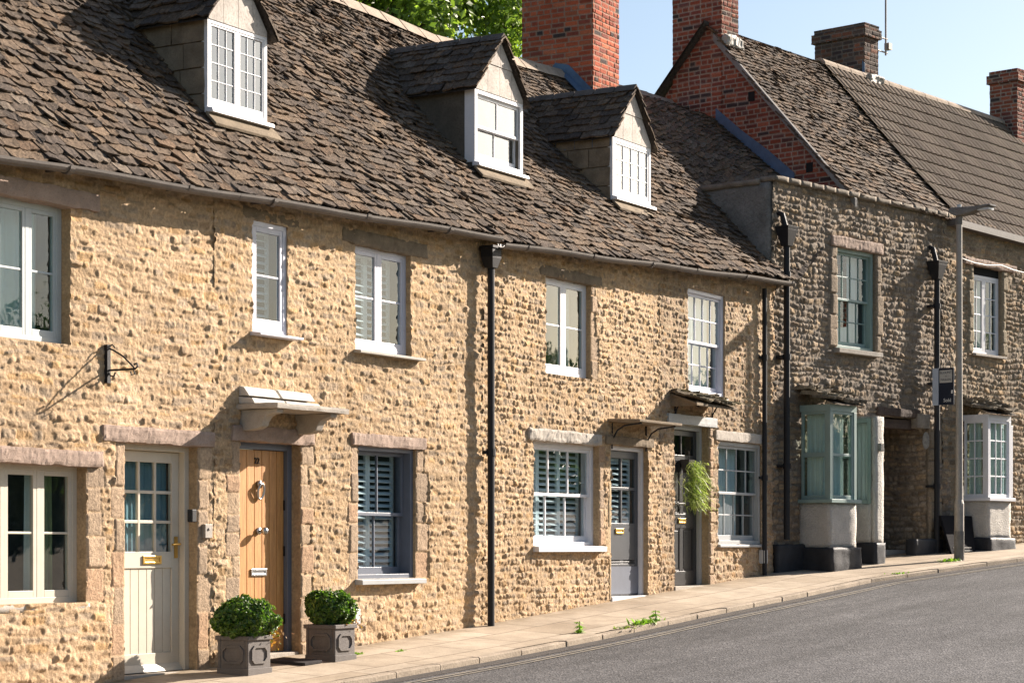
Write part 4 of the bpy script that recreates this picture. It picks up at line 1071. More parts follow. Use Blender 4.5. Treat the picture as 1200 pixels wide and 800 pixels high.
    H.part(ap, 'apron', M['stonebrown'], d, bevel=.006)
    return d
M['dormer_render'] = paint('brown_grey_render', (.115, .10, .08), .95, .25, .7, .4, .1, scale=3)
M['slate_plain'] = paint('dark_ridge_slate', (.12, .10, .085), .9, .3, .6, .3, .1)
dormer(HB, 243.5, 312, 278, 138, 33, -46, 'white', 'slab', 'casement', 3, 4, 61, lights=2, glass='glass_sky', fw=.035, slim=True)
dormer(HC, 556.5, 612, 585, 200, 113, 44, 'white', 'plain', 'sash', 2, 1, 63, glass='glass_sky', fw=.05)
dormer(HD, 718, 762, 740, 238, 167, 103, 'white', 'slab', 'casement', 4, 3, 65, lights=1, glass='glass_sky', fascia=True, fw=.05)
# ================================================================== the taller houses E and F on the bend (frame RF)
aEF = RF.A(1109)
def ptop(a): return lin(RF.pw(905, 206), RF.pw(1110, 251))(a)
_e0 = RF.pw(1000, 226, .0); _e1 = RF.pw(1195, 276, -.1)
RWR = 2.74
_r0 = RF.pw(865, 42, RWR); _r1 = RF.pw(1195, 152, RWR)
def eaveR(a): return lin(_e0, _e1)(a)
def ridgeR(a): return lin(_r0, _r1)(a)
def roofhR(a, w): return eaveR(a)+np.asarray(w)/RWR*(ridgeR(a)-eaveR(a))
_sl = math.hypot(RWR+.1, float(ridgeR(aGB+2)-eaveR(aGB+2))); NRR = np.array((0, -(float(ridgeR(aGB+2)-eaveR(aGB+2)))/_sl, RWR/_sl))
def roofmapR(U, t):
    w = -.02+t*(RWR+.02)
    h = roofhR(U, w); sag = .03*fbm(U*.5, t*1.5, 71, 2)-.04*np.sin(np.clip(t, 0, 1)*math.pi)
    return np.stack([U, w, h], -1)+NRR*sag[..., None]
aFE = RF.A(1330)
gE = gF(RF, RF.A(1040))
HE = House('stone_house', 'taller grey stone house with teal bay window and brick gable', 'house', RF, 0.0, gE, w0=0.0)
rEu = rect(RF, 980, 1025.5, 289, 407, 980)
rEp = (RF.A(1035), RF.A(1088), -1.2, RF.Hh(1040, 488))
bl = jambs(*rEu[:4], 'LR', seed=33, w=(.12, .3), hh=(.18, .34), lev=.03, col=(.27, .21, .15))+jambs(*rEp[:4], 'R', seed=34, w=(.2, .4), hh=(.16, .3), lev=.035, col=(.27, .215, .15))
GREV = (.20, .16, .11)
wall(HE, .0, aEF+.14, -1.4, 6.2, lambda P: ptop(P)-.06+.03*vnoise(P*3, P*0, 4), 31, ECFG, [(*rEu, .08, GREV), (*rEp, 1.25, GREV)], bl, res=.018, mat='rubble_grey')
# coping stones on the parapet
mb = MB(); u = -.02; k = 0
while u < aEF:
    v = min(u+rnd.uniform(.3, .5), aEF); z = float(ptop((u+v)/2))
    mb.rough_box(u+.006, v-.006, -.075, .22, z-.07, z+.012, .010, .06, k, float(ptop(v)-ptop(u))); u = v; k += 1
HE.part(mb, 'parapet_coping', M['coping'] if 'coping' in M else paint('grey_coping_stone', (.21, .18, .145), .92, .3, .6, .4, .15), smooth=True)
# rendered return wall climbing from the roof of the last cottage
mb = MB(); zt = float(ptop(0))-.075
mb.rough_box(-.015, .24, .035, 1.75, 2.6, zt, .010, .09, 5); HE.part(mb, 'side_wall', M['render_grey'], smooth=True)
mb = MB(); mb.rough_box(-.045, .28, .20, 1.72, zt-.03, zt+.06, .008, .09, 6); HE.part(mb, 'side_wall_coping', paint('grey_coping_stone', (.21, .18, .145), .92, .3, .6, .4, .15), smooth=True)
# roof E (stone slates) and its brick gable
nm = NM(); roof_under(nm, roofmapR, aGB-.02, RF.A(1165), (.05, .045, .04))
slates(nm, roofmapR, NRR, aGB-.09, RF.A(1124), _sl, (.125, .085), (.10, .26), .019, seed=41, ragged=.026, tail=.04)
V = []
for u in (aGB-.05, RF.A(1126)):
    r = float(ridgeR(u)); V += [(u, RWR, r+.02), (u, RWR*2.05, r-3.0)]
nm.add(V, [(0, 2, 3, 1)], (.1, .085, .07))
V = []
for (dw, dz) in ((0, .02), (0, .07), (RWR*1.05, -2.93), (RWR*1.05, -3.02)):
    for u in (aGB-.16, aGB-.02): V.append((u, RWR+dw, float(ridgeR(u))+dz))
nm.add(V, [(0, 1, 3, 2), (2, 3, 5, 4), (4, 5, 7, 6), (6, 7, 1, 0)], (.09, .08, .07))
rfE = HE.part(nm, 'roof', M['slate'])
def gable_top(P): 
    r = float(ridgeR(aGB)); e = float(eaveR(aGB)); return np.where(P < RWR, e+P/RWR*(r-e), r-(P-RWR)/RWR*(r-e)*.98)-.03
nm = NM(); surface(nm, .12, RWR*2, 3.4, 9.2, .016, lambda P, Q: brickwork(P, Q, 81), lambda p, q, d: np.stack([aGB-d, p, q], -1), (), gable_top)
HE.part(nm, 'brick_gable', M['brick'])
mb = MB(); sl = float(ridgeR(aGB)-eaveR(aGB))/RWR
def raking(mb, w0, w1, off, th, a0, a1):
    z = lambda w: float(eaveR(aGB))+w*sl+off
    mb.hexa([(a0, w0, z(w0)), (a1, w0, z(w0)), (a1, w1, z(w1)), (a0, w1, z(w1))], [(a0, w0, z(w0)+th), (a1, w0, z(w0)+th), (a1, w1, z(w1)+th), (a0, w1, z(w1)+th)])
raking(mb, -.08, RWR-.12, -.14, .125, aGB-.075, aGB-.014); HE.part(mb, 'verge_board', M['verge'] if 'verge' in M else paint('grey_verge_mortar', (.22, .21, .20), .9, .2, .4, .3, .1))
for (x, y) in ((881, 110), (949, 193)):        # putlog holes as dark plates, near-black standing in for their shade
    w_, h_ = RF.pa(x, y, aGB); fm = MB(); fm.box(aGB-.016, aGB-.006, w_-.06, w_+.06, h_-.12, h_+.03); HE.part(fm, 'gable_hole_patch', M['gap_shade'])
# lead flashing where the cottage roof dies into the gable
pts = []
for x, y in ((838, 136), (868, 162), (900, 186), (930, 212)):
    w_, h_ = RF.pa(x, y, aGB-.05); pts.append((w_, h_))
mb = MB(); v = []
for (w_, h_) in pts: v += [(aGB-.024, w_, h_+.13), (aGB-.034, w_, h_-.22), (aGB-.20, w_-.02, h_-.33)]
mb.poly(v, [(3*i+j, 3*i+3+j, 3*i+4+j, 3*i+1+j) for i in range(3) for j in range(2)])
fo = HE.part(mb, 'lead_flashing', M['lead']); sm = fo.modifiers.new('thickness', 'SOLIDIFY'); sm.thickness = .012
def brick_stack(H, name, x0, x1, y0, y1, z0, z1, seed, pal=RED, corbel=True, burnt=.08, res=.018, mortar=(.33, .27, .215), parent=None, pots=0):
    """chimney: four brick faces, an oversailing top course and a cap"""
    nm = NM(); bw = lambda P, Q: brickwork(P, Q, seed, pal, mortar, burnt=burnt)
    def faces(a0, a1, w0, w1, q0, q1):
        surface(nm, w0, w1, q0, q1, res, bw, lambda p, q, d: np.stack([a0-d, p, q], -1))
        surface(nm, a0, a1, q0, q1, res, bw, lambda p, q, d: np.stack([p, w0-d, q], -1))
        surface(nm, w0, w1, q0, q1, res*2, bw, lambda p, q, d: np.stack([a1+d, p, q], -1))
        surface(nm, a0, a1, q0, q1, res*2, bw, lambda p, q, d: np.stack([p, w1+d, q], -1))
        for z in (q0, q1): nm.add([(a0, w0, z), (a1, w0, z), (a1, w1, z), (a0, w1, z)], [(0, 1, 2, 3)], (.16, .13, .11))
    if corbel:
        faces(x0, x1, y0, y1, z0, z1-.24)
        faces(x0-.045, x1+.045, y0-.045, y1+.045, z1-.24, z1-.08); faces(x0-.01, x1+.01, y0-.01, y1+.01, z1-.08, z1)
    else: faces(x0, x1, y0, y1, z0, z1)
    return H.part(nm, name, M['brick'], parent)
# gable chimney flush with the brick gable
wA, _ = RF.pa(846, 30, aGB); wB, _ = RF.pa(789, 30, aGB); aR = RF.A(865, wA)
brick_stack(HE, 'chimney', aGB-.012, aR, wA, wB, 7.0, 10.6, 82)
mb = MB(); zc = float(roofhR(aGB, wA)); mb.rough_box(aGB+.0, aR+.03, wA-.10, wA+.06, zc-.10, zc+.10, .03, .04, 3); HE.part(mb, 'mortar_fillet', M['leadpale'])
# second chimney on the ridge, soot-dark
aC, wC, hC = solve_roof(RF, 1013, 93, roofhR); wD, _ = RF.pa(955, 80, aC); aD = RF.A(1029, wC); zT = RF.Hh(1012, 26, wC)
SOOT = [(.10, .055, .04), (.07, .05, .042), (.14, .07, .045), (.085, .06, .05), (.19, .075, .045), (.06, .045, .04)]
ch2 = brick_stack(HE, 'chimney', aC, aD, wC, wD, hC-.5, zT, 83, SOOT, mortar=(.17, .14, .115))
mb = MB(); mb.rough_box(aC-.01, aD+.04, wC-.13, wC+.05, hC-.12, hC+.10, .03, .04, 8); HE.part(mb, 'mortar_fillet', M['leadpale'], ch2)
mb = MB(); v = []
for w_ in np.linspace(wC-.02, RWR, 5):
    z = float(roofhR(aC, w_)); v += [(aC-.016, w_, z+.30), (aC-.020, w_, z+.10), (aC-.16, w_, z+.045)]
mb.poly(v, [(3*i+j, 3*i+3+j, 3*i+4+j, 3*i+1+j) for i in range(4) for j in range(2)]); fo = HE.part(mb, 'lead_flashing', M['lead'], ch2); fo.modifiers.new('thickness', 'SOLIDIFY').thickness = .012
def aerial():
    ax, z1 = RF.pw(1038, -30, wC+.15); z0 = RF.Hh(1038, 62, wC+.15); w_ = wC+.15
    mb = MB(); mb.tube([(ax, w_, z0-.05), (ax, w_, z1)], .018, 8)
    for y in (46, 62):
        z = RF.Hh(1038, y, w_); mb.tube([(aD-.02, w_, z), (ax+.05, w_, z+.0)], .014, 6)
    bx0, bz0 = RF.pw(1041, 55, w_); mb.box(ax+.03, ax+.14, w_-.05, w_+.05, bz0-.06, bz0+.06)
    for q in (.35, .6, .85):
        z = z0+(z1-z0)*q; mb.box(ax-.01, ax+.01, w_-.2, w_+.2, z-.006, z+.006) if q > .95 else None
    HE.part(mb, 'aerial', M['steel'], ch2)
aerial()
# teal sash
lintel(HE, RF.A(973), RF.A(1033), rEu[3]+.0, rEu[3]+.17, 'lintel', out=.05, seed=13)
window(HE, *rEu, .045, 'teal', 'sash', nx=4, ny=2, fw=.055, split=.5, inset=.05, fd=.09, back=[('curtain', 0, 1, 'curtain', 8)], sill=(.06, .08, .10, .08, 'stonepale'), bw=.018)
# lower black plinth along the wall
def plinth(H, a0, a1, w0, w1, h0, h1, nm='plinth', mat='plinth', par=None):
    mb = MB(); mb.rough_box(a0, a1, w0, w1, h0, h1, .012, .045, int(a0*10) % 50); return H.part(mb, nm, M[mat], par, smooth=True)
# teal bay
a0 = RF.A(937); p_ = -RF.pa(973, 500, a0)[0]; a1 = RF.A(1004, -p_)
hs = RF.Hh(973, 586, -p_); ht = RF.Hh(973, 481, -p_); gb = gF(RF, a0, -p_)
print('bay E', a0, a1, 'proj', p_, 'sill', hs-gb, 'head', ht-gb)
def bay(H, a0, a1, p_, hs, ht, gb, mat, front, side, roofmat, seed, plh, name='bay_window', basemat='roughcast', nobase=False, roof_h=.16, sides='LR'):
    b = MB(); b.rough_box(a0, a1, -p_, .03, gb+plh, hs-.03, .010, .07, seed)
    bb = H.part(b, name, M[basemat], smooth=True)
    plinth(H, a0-.05, a1+.04, -p_-.07, .02, gb-.12, gb+plh+.02, 'plinth', 'plinth', bb)
    sb = MB(); sb.box(a0-.05, a1+.05, -p_-.06, .0, hs-.035, hs+.02); H.part(sb, 'sill', M[mat], bb, bevel=.005)
    fr = MB(); pn = MB(); t = .07
    # corner posts, head and side lights
    for (x, y) in ((a0, -p_), (a1-t, -p_)): fr.box(x, x+t, y, y+t, hs+.02, ht)
    fr.box(a0, a1, -p_+.0, -p_+t, ht, ht+.10); fr.box(a0, a0+t, -p_+t, .0, ht, ht+.10); fr.box(a1-t, a1, -p_+t, .0, ht, ht+.10)
    def glz_x(x0, x1, z0, z1, y, nx, ny, mid=None, bw=.022):
        ring(fr, x0, x1, y, y+.04, z0, z1, .04, .06)
        for i in range(1, nx): x = x0+.04+(x1-x0-.08)*i/nx; fr.box(x-bw/2, x+bw/2, y+.004, y+.036, z0+.06, z1-.04)
        for j in range(1, ny):
            z = z0+.06+(z1-z0-.10)*j/ny; e = .02 if mid == j else bw/2; fr.box(x0+.04, x1-.04, y+.0065, y+.0335, z-e, z+e)
        pn.box(x0+.03, x1-.03, y+.018, y+.022, z0+.05, z1-.03)
    def glz_y(y0, y1, z0, z1, x, nx, ny, mid=None, bw=.022):
        fr.box(x, x+.04, y0, y0+.04, z0, z1); fr.box(x, x+.04, y1-.04, y1, z0, z1); fr.box(x, x+.04, y0+.04, y1-.04, z0, z0+.06); fr.box(x, x+.04, y0+.04, y1-.04, z1-.04, z1)
        for i in range(1, nx): y = y0+.04+(y1-y0-.08)*i/nx; fr.box(x+.004, x+.036, y-bw/2, y+bw/2, z0+.06, z1-.04)
        for j in range(1, ny):
            z = z0+.06+(z1-z0-.10)*j/ny; e = .035 if mid == j else bw/2; fr.box(x+.0065, x+.0335, y0+.04, y1-.04, z-e, z+e)
        pn.box(x+.018, x+.022, y0+.03, y1-.03, z0+.05, z1-.03)
    glz_x(a0+t, a1-t, hs+.02, ht, -p_+.015, *front); glz_y(-p_+t, -.02, hs+.02, ht, a0+.015, *side); glz_y(-p_+t, -.02, hs+.02, ht, a1-.055, *side)
    H.part(fr, 'bay_frame', M[mat], bb, bevel=.003); H.part(pn, 'pane', M['glass_old'], bb)
    curtain(H, bb, a0+.10, a1-.10, hs, ht, -p_+.17, M['baycurtain'], 5, .02, seed)
    mb = MB(); n = 40; yy = [(-p_+.2+(p_-.25)*i/n) for i in range(n+1)]; v = []
    for z in (hs, ht):
        for i, y in enumerate(yy): v.append((a0+.13+.018*math.sin(i*1.1)+.01*math.sin(i*.5), y, z))
    mb.poly(v, [(i, i+1, n+2+i, n+1+i) for i in range(n)]); H.part(mb, 'curtain', M['baycurtain'], bb, smooth=True)
    nm = NM(); out = p_+.10; dr = roof_h
    mp = lambda U, tt: np.stack([U, -out+tt*(out+.04), ht+.115+tt*dr+0*U], -1); L_ = math.hypot(out, dr)
    roof_under(nm, mp, a0-.08, a1+.08, (.08, .07, .06), 8)
    slates(nm, mp, (0, -dr/L_, out/L_), a0-.12, a1+.12, L_, (.2, .16), (.18, .38), .042, seed=seed, ragged=.06, pal=[(.22, .18, .13), (.18, .15, .11), (.26, .22, .16), (.15, .13, .10)])
    H.part(nm, 'bay_roof', M['slate'], bb)
    return bb
bayE = bay(HE, a0, a1, p_, hs, ht, gb, 'teal', (1, 2, 1), (1, 2, 1), 'slate', 91, .34, roof_h=.26)
plinth(HE, .01, a0+.05, -.10, .01, gF(RF, .3)-.2, gb+.40, par=None)
# narrow porch cheek beyond the bay: teal side light in a white wall
c1, c2 = RF.A(1026, -.46), RF.A(1036, -.46); zt = RF.Hh(1026, 487, -.46); zs = RF.Hh(1026, 590, -.46); gq = gF(RF, c1)
mb = MB(); mb.rough_box(c1, c2, -.46, -.38, gq+.30, zt, .008, .07, 12); mb.rough_box(c1+.002, c2, -.376, .02, gq+.30, zs, .008, .07, 13); mb.box(c1+.02, c2-.01, -.376, .02, zt-.03, zt)
pw_ = HE.part(mb, 'porch_wall', M['roughcast'], smooth=True)
plinth(HE, c1-.02, c2+.02, -.48, .0, gq-.15, gq+.31, par=pw_)
fr = MB(); x = c1+.005
fr.box(x, x+.06, -.372, -.31, zs, zt-.03); fr.box(x, x+.06, -.05, .01, zs, zt-.03); fr.box(x-.004, x+.056, -.31, -.05, zs, zs+.07); fr.box(x-.004, x+.056, -.31, -.05, zt-.10, zt-.03)
HE.part(fr, 'side_light_frame', M['teal'], pw_, bevel=.004)
pn = MB(); pn.box(x+.03, x+.034, -.32, -.04, zs+.05, zt-.08); HE.part(pn, 'pane', M['glass'], pw_)
cm = MB(); n = 24; v = []
for z in (zs, zt-.03):
    for i in range(n+1): v.append((c1+.12+.012*math.sin(i*1.3), -.35+.36*i/n, z))
cm.poly(v, [(i, i+1, n+2+i, n+1+i) for i in range(n)]); HE.part(cm, 'curtain', M['baycurtain'], pw_, smooth=True)
x_, z_ = RF.pw(1031, 524, -.47); mb = MB(); mb.box(x_-.05, x_+.05, -.52, -.465, z_-.06, z_+.06); HE.part(mb, 'porch_lamp', M['render_grey'], pw_, bevel=.01)
# passage: beam, stub of white wall, oval plaque, door at the back
nm = NM(); surface(nm, .02, 1.24, -1.2, rEp[3], .018, lambda P, Q: rubble(P, Q, 38, ECFG), lambda p, q, d: np.stack([rEp[1]-.03-d, p, q], -1))
HE.part(nm, 'passage_side_wall', M['rubble_grey'], smooth=True)
mb = MB(); mb.rough_box(RF.A(1026), RF.A(1076), -.05, .25, RF.Hh(1050, 488), RF.Hh(1050, 478), .012, .06, 4); mb.rough_box(RF.A(1030), RF.A(1080), .05, .3, RF.Hh(1050, 500)-.02, RF.Hh(1050, 490), .012, .06, 5)
HE.part(mb, 'passage_beam', M['timber'])
mb = MB(); mb.rough_box(RF.A(1071), RF.A(1086), -.07, .1, RF.Hh(1078, 502), RF.Hh(1078, 485), .012, .05, 6); HE.part(mb, 'corbel_stone', M['coping'] if 'coping' in M else MATS['grey_coping_stone'])
mb = MB(); x_, z_ = RF.pw(1084, 516, -.05); mb.disc((x_, -.06, z_), .07, (-.35, -1, 0), .015, 24, ry=.14); HE.part(mb, 'oval_plaque', paint('mottled_plaque', (.22, .20, .17), .8, .3, .4, .4, .2, scale=20))
mb = MB(); mb.box(rEp[0]-.3, rEp[1]+.1, 1.22, 1.26, -1.0, rEp[3]+.3); HE.part(mb, 'passage_door', M['timber'])
mb = MB(); mb.rough_box(rEp[0]+.05, rEp[0]+.55, .95, 1.2, gE-.2, gE+1.1, .015, .07, 7); HE.part(mb, 'whitewashed_stub', M['roughcast'], smooth=True)
mb = MB(); mb.box(rEp[0]-.1, rEp[1]+.1, .3, 1.25, -1.3, gE+.12); HE.part(mb, 'passage_step', M['stonepale'])
plinth(HE, RF.A(1064), RF.A(1097), -.14, .05, gE-.2, gE+.30)
# downpipes with hoppers
def hop_pipe(H, x, ytop, yb, hopy, r=.046):
    w = -.13; a = RF.A(x, w); z0 = gF(RF, a)-.05 if yb is None else RF.Hh(x, yb, w); z1 = RF.Hh(x, ytop, w); p = MB()
    p.tube([(a, w, z0), (a, w, z1)], r, 12)
    for f in (.25, .62, .9): z = z0+(z1-z0)*f; p.tube([(a, w, z-.04), (a, w, z+.04)], r+.013, 12); p.box(a-.09, a+.09, w+.02, .03, z-.02, z+.02)
    o = H.part(p, 'downpipe', M['iron'])
    hb = MB(); hb.frustum(a, w, z1-.02, z1+.22, r+.015, r+.015, .13, .11); hb.frustum(a, w, z1+.22, z1+.27, .13, .11, .145, .12); H.part(hb, 'hopper', M['iron'], o, bevel=.004)
    q = MB(); q.tube([(a-.02, .05, RF.Hh(x, hopy)), (a-.02, w*.5, RF.Hh(x, hopy)-.05), (a, w, z1+.2)], .042, 10); H.part(q, 'swan_neck', M['iron'], o)
hop_pipe(HE, 922, 287, 632, 250); hop_pipe(HE, 1098, 326, None, 290)
# ================================================================== house F
HFs = House('stone_house', 'grey stone house at the right edge with a white bay window and ribbed tile roof', 'house', RF, aEF, gF(RF, RF.A(1160)))
rFu = rect(RF, 1140, 1173.5, 311, 413, 1140)
FCFG = dict(ECFG, pal=[(c[0]*1.2, c[1]*1.12, c[2]*1.0) for c in GREY], mortar=(.27, .215, .145))
bl = jambs(*rFu[:4], 'LR', seed=43, w=(.1, .2), hh=(.15, .3), lev=.03, col=(.27, .22, .15))
wall(HFs, aEF-.14, aFE, -1.2, 6.4, lambda P: eaveR(P)+.08, 32, FCFG, [(*rFu, .10, (.24, .19, .13))], bl, res=.018, mat='rubble_grey')
lintel(HFs, RF.A(1128), RF.A(1188), rFu[3]+.0, rFu[3]+.12, 'lintel', out=.06, seed=14)
zq = rFu[2]+(rFu[3]-rFu[2])*.90
window(HFs, rFu[0], rFu[1], rFu[2], zq, .06, 'white', 'casement', nx=2, ny=4, fw=.04, lights=2, back=[('curtain', 0, 1, 'curtain', 6)], sill=(.03, .06, .08, .05, 'stonepale'), bw=.02, stile=.035)
mb = MB(); mb.box(rFu[0]-.01, rFu[1]+.01, .06, .14, zq+.014, rFu[3]+.02); HFs.part(mb, 'gap_shade_strip', M['gap_shade'])  # dark strip painted in for the shaded gap above the casement
# tiled roof: courses of ribbed concrete tile
def tile_roof():
    nm = NM(); u0, u1 = RF.A(1122), aFE; nd = 12; roof_under(nm, roofmapR, u0, u1, (.05, .045, .04)); step = 1.0/nd
    us = np.arange(u0, u1, .026); rib = .034*np.abs(np.sin(us*math.pi/.17))**.8
    for k in range(nd):
        rows = []
        for (t, lift) in ((k*step-.006, -.005), (k*step-.006, .045), (k*step+.05, .040), ((k+1)*step+.01, .012)):
            B = roofmapR(us, np.full_like(us, t)); rows.append(B+NRR*(lift+rib*(1 if lift > 0 else 0)+.004*vnoise(us*1.3, us*0+k, 9))[:, None])
        V = np.concatenate(rows); n = len(us)
        F = [(r*n+i, r*n+i+1, (r+1)*n+i+1, (r+1)*n+i) for r in range(3) for i in range(n-1)]
        c = np.array((.135, .10, .07))*(1+.25*vnoise(np.floor(us/.30)*3.1, us*0+k*1.7, 3))[:, None]
        nm.add(V, F, np.tile(c, (4, 1)))
    V = []
    for u in (u0, u1): r = float(ridgeR(u)); V += [(u, RWR, r+.02), (u, RWR*2.05, r-3.0)]
    nm.add(V, [(0, 2, 3, 1)], (.1, .085, .07))
    rf = HFs.part(nm, 'roof', M['pantile'])
    mb = MB(); u = u0
    while u < u1:
        v = min(u+.42, u1); z = float(ridgeR((u+v)/2)); dz = float(ridgeR(v)-ridgeR(u))/2
        pr = [(RWR+.15*math.cos(t), z-.05+.13*math.sin(t)) for t in np.linspace(0, math.pi, 8)]
        k = len(pr); mb.poly([(u+.006, q[0], q[1]-dz) for q in pr]+[(v-.006, q[0], q[1]+dz) for q in pr], [list(range(k))[::-1], list(range(k, 2*k))]+[(i, i+1, k+i+1, k+i) for i in range(k-1)]); u = v
    HFs.part(mb, 'ridge_tile', M['ridge'], rf, bevel=.006)
    mb = MB(); e = lambda a: float(eaveR(a))
    a0_, a1_ = aEF+.02, aFE; mb.hexa([(a0_, -.16, e(a0_)-.13), (a1_, -.16, e(a1_)-.13), (a1_, .0, e(a1_)-.13), (a0_, .0, e(a0_)-.13)], [(a0_, -.16, e(a0_)-.02), (a1_, -.16, e(a1_)-.02), (a1_, .0, e(a1_)-.02), (a0_, .0, e(a0_)-.02)])
    HFs.part(mb, 'gutter', M['gutter'])
    for k_ in (0,):
        eb = MB(); eb.box(aEF-.25, RF.A(1136), .12, .24, float(eaveR(aEF))-.6, float(eaveR(aEF))+.16); HFs.part(eb, 'gap_filler', M['timber'])  # filler box added to close the roof gap against the sky
    # moss where the two roofs meet
    rng = np.random.default_rng(5); nm = NM()
    for i in range(260):
        t = 1-abs(rng.normal(0, .22)); 
        if t < .2: continue
        u = RF.A(1125)+rng.normal(0, .05); B = roofmapR(np.array([u]), np.array([t]))[0]+NRR*.03; s = rng.uniform(.015, .045)
        d = rng.normal(0, 1, (4, 3))*.25*s; base = np.array([(-s, -s*.7, -s*.7), (s, -s*.7, -s*.7), (s, s*.7, s*.7), (-s, s*.7, s*.7)])
        nm.add(B+base+d, [(0, 1, 2, 3)], np.array((.15, .10, .02))*rng.uniform(.4, 1.2))
    mo = HFs.part(nm, 'moss', M['leaf'], rf); mo['kind'] = 'stuff'
tile_roof()
aC, wC2, hC2 = solve_roof(RF, 1190, 152, lambda a, w: roofhR(a, w)); wC2 = RWR-.4; aC = RF.A(1192, wC2); wD2, _ = RF.pa(1160, 110, aC)
brick_stack(HFs, 'chimney', aC, aC+.55, wC2, wD2, float(ridgeR(aC))-1.2, RF.Hh(1192, 80, wC2), 85, corbel=True)
# white bay
a0 = RF.A(1128); p_ = -RF.pa(1158, 540, a0)[0]; a1 = RF.A(1185, -p_); hs = RF.Hh(1158, 584, -p_); ht = RF.Hh(1158, 492, -p_); gb = gF(RF, a0, -p_)
print('bay F', a0, a1, p_, hs-gb, ht-gb)
bayF = bay(HFs, a0, a1, p_, hs, ht, gb, 'white', (3, 4, None), (2, 4, None), 'slate', 95, .20, roof_h=.24)
plinth(HFs, aEF+.02, a0-.02, -.14, .02, gF(RF, aEF)-.2, gb+.28)
a2 = RF.A(1187, -p_*.4); mb = MB()
rw = (a1+.12, a1+.75, hs+.05, ht-.02); fr = MB(); ring(fr, rw[0], rw[1], -.10, -.03, rw[2], rw[3], .06); fr.box((rw[0]+rw[1])/2-.02, (rw[0]+rw[1])/2+.02, -.09, -.04, rw[2]+.06, rw[3]-.06); fr.box(rw[0]+.06, rw[1]-.06, -.088, -.042, rw[2]+(rw[3]-rw[2])*.7-.02, rw[2]+(rw[3]-rw[2])*.7+.02)
sw = HFs.part(fr, 'window', M['white'], bevel=.003); pn = MB(); pn.box(rw[0]+.05, rw[1]-.05, -.07, -.066, rw[2]+.05, rw[3]-.05); HFs.part(pn, 'pane', M['glass'], sw); pn = MB(); pn.box(rw[0]+.03, rw[1]-.03, -.034, -.026, rw[2]+.03, rw[3]-.03); HFs.part(pn, 'backing', M['room'], sw)
# loose white cable slung across the wall
mb = MB(); pts = []
for x, y in ((1126, 303), (1140, 308), (1155, 311), (1172, 311), (1185, 316), (1200, 320), (1225, 328)):
    a, h = RF.pw(x, y, -.06); pts.append((a, -.085, h))
mb.tube(pts, .007, 6); HFs.part(mb, 'cable', M['plastic'])
# ------------------------------------------------------------------ the big red chimney on the cottage roof
wR = 2.45; aRC = L.A(695, wR); wR2, _ = L.pa(612, 60, aRC); aRC2 = L.A(725, wR)
BRIGHT = [(.38, .080, .036), (.43, .098, .042), (.33, .070, .036), (.46, .125, .06), (.27, .066, .042), (.40, .085, .038)]
chim = brick_stack(HC, 'chimney', aRC, aRC2, wR, wR2, float(ridge(aRC))-1.4, float(ridge(aRC))+2.6, 86, BRIGHT, burnt=.04, mortar=(.33, .22, .16), res=.014)
mb = MB(); v = []
for w_ in np.linspace(wR-.05, wR2+.1, 7):
    z = float(roofh(aRC, w_)) if w_ < RW else float(ridge(aRC))-(w_-RW)*1.05
    v += [(aRC-.018, w_, z+.24), (aRC-.022, w_, z+.10), (aRC-.16, w_, z+.04)]
mb.poly(v, [(3*i+j, 3*i+3+j, 3*i+4+j, 3*i+1+j) for i in range(6) for j in range(2)]); fo = HC.part(mb, 'lead_flashing', M['lead'], chim); fo.modifiers.new('thickness', 'SOLIDIFY').thickness = .012
# ================================================================== street furniture and plants
wl = -1.05; al = RF.A(1124, wl); gl_ = gF(RF, al, wl)
LP = House('street_lamp', 'slim galvanised street lamp column with a flat lantern, on the pavement before the white bay', 'street lamp', RF, al, gl_, w0=wl)
zt = RF.Hh(1124, 262, wl); zh = RF.Hh(1124, 250, wl)
mb = MB(); zj = RF.Hh(1124, 590, wl); mb.tube([(al, wl, gl_-.1), (al, wl, zj)], .075, 14); mb.tube([(al, wl, zj), (al, wl, zj+.06)], [.075, .058], 14); mb.tube([(al, wl, zj+.06), (al, wl, zt)], [.056, .045], 14)
LP.part(mb, 'column', M['steel'])
mb = MB(); mb.tube([(al, wl, gl_-.05), (al, wl, RF.Hh(1124, 622, wl))], .080, 14); LP.part(mb, 'base_band', M['render_grey'])
mb = MB(); mb.tube([(al+.085, wl+.0, gl_-.05), (al+.085, wl, RF.Hh(1124, 569, wl))], .022, 8); LP.part(mb, 'cable_conduit', M['plastic'])
mb = MB(); mb.tube([(al, wl, zt-.02), (al, wl, zh)], .055, 12)
dv = (0.0, -1.0)
pr = [(wl+.16, zh+.03), (wl+.10, zh+.09), (wl-.20, zh+.075), (wl-.34, zh+.07), (wl-.58, zh+.085), (wl-.60, zh+.055), (wl-.34, zh+.01), (wl-.20, zh-.03), (wl+.02, zh-.05)]
mb.prism(pr, 'x', al-.10, al+.10); LP.part(mb, 'lantern', M['render_grey'], bevel=.01)
mb = MB(); mb.tube([(al, wl+.0, zh+.08), (al, wl, zh+.135)], .035, 12); LP.part(mb, 'photocell', M['plastic'])
mb = MB(); mb.box(al-.08, al+.08, wl-.56, wl-.36, zh+.0, zh+.034); LP.part(mb, 'lens', M['plastic'])
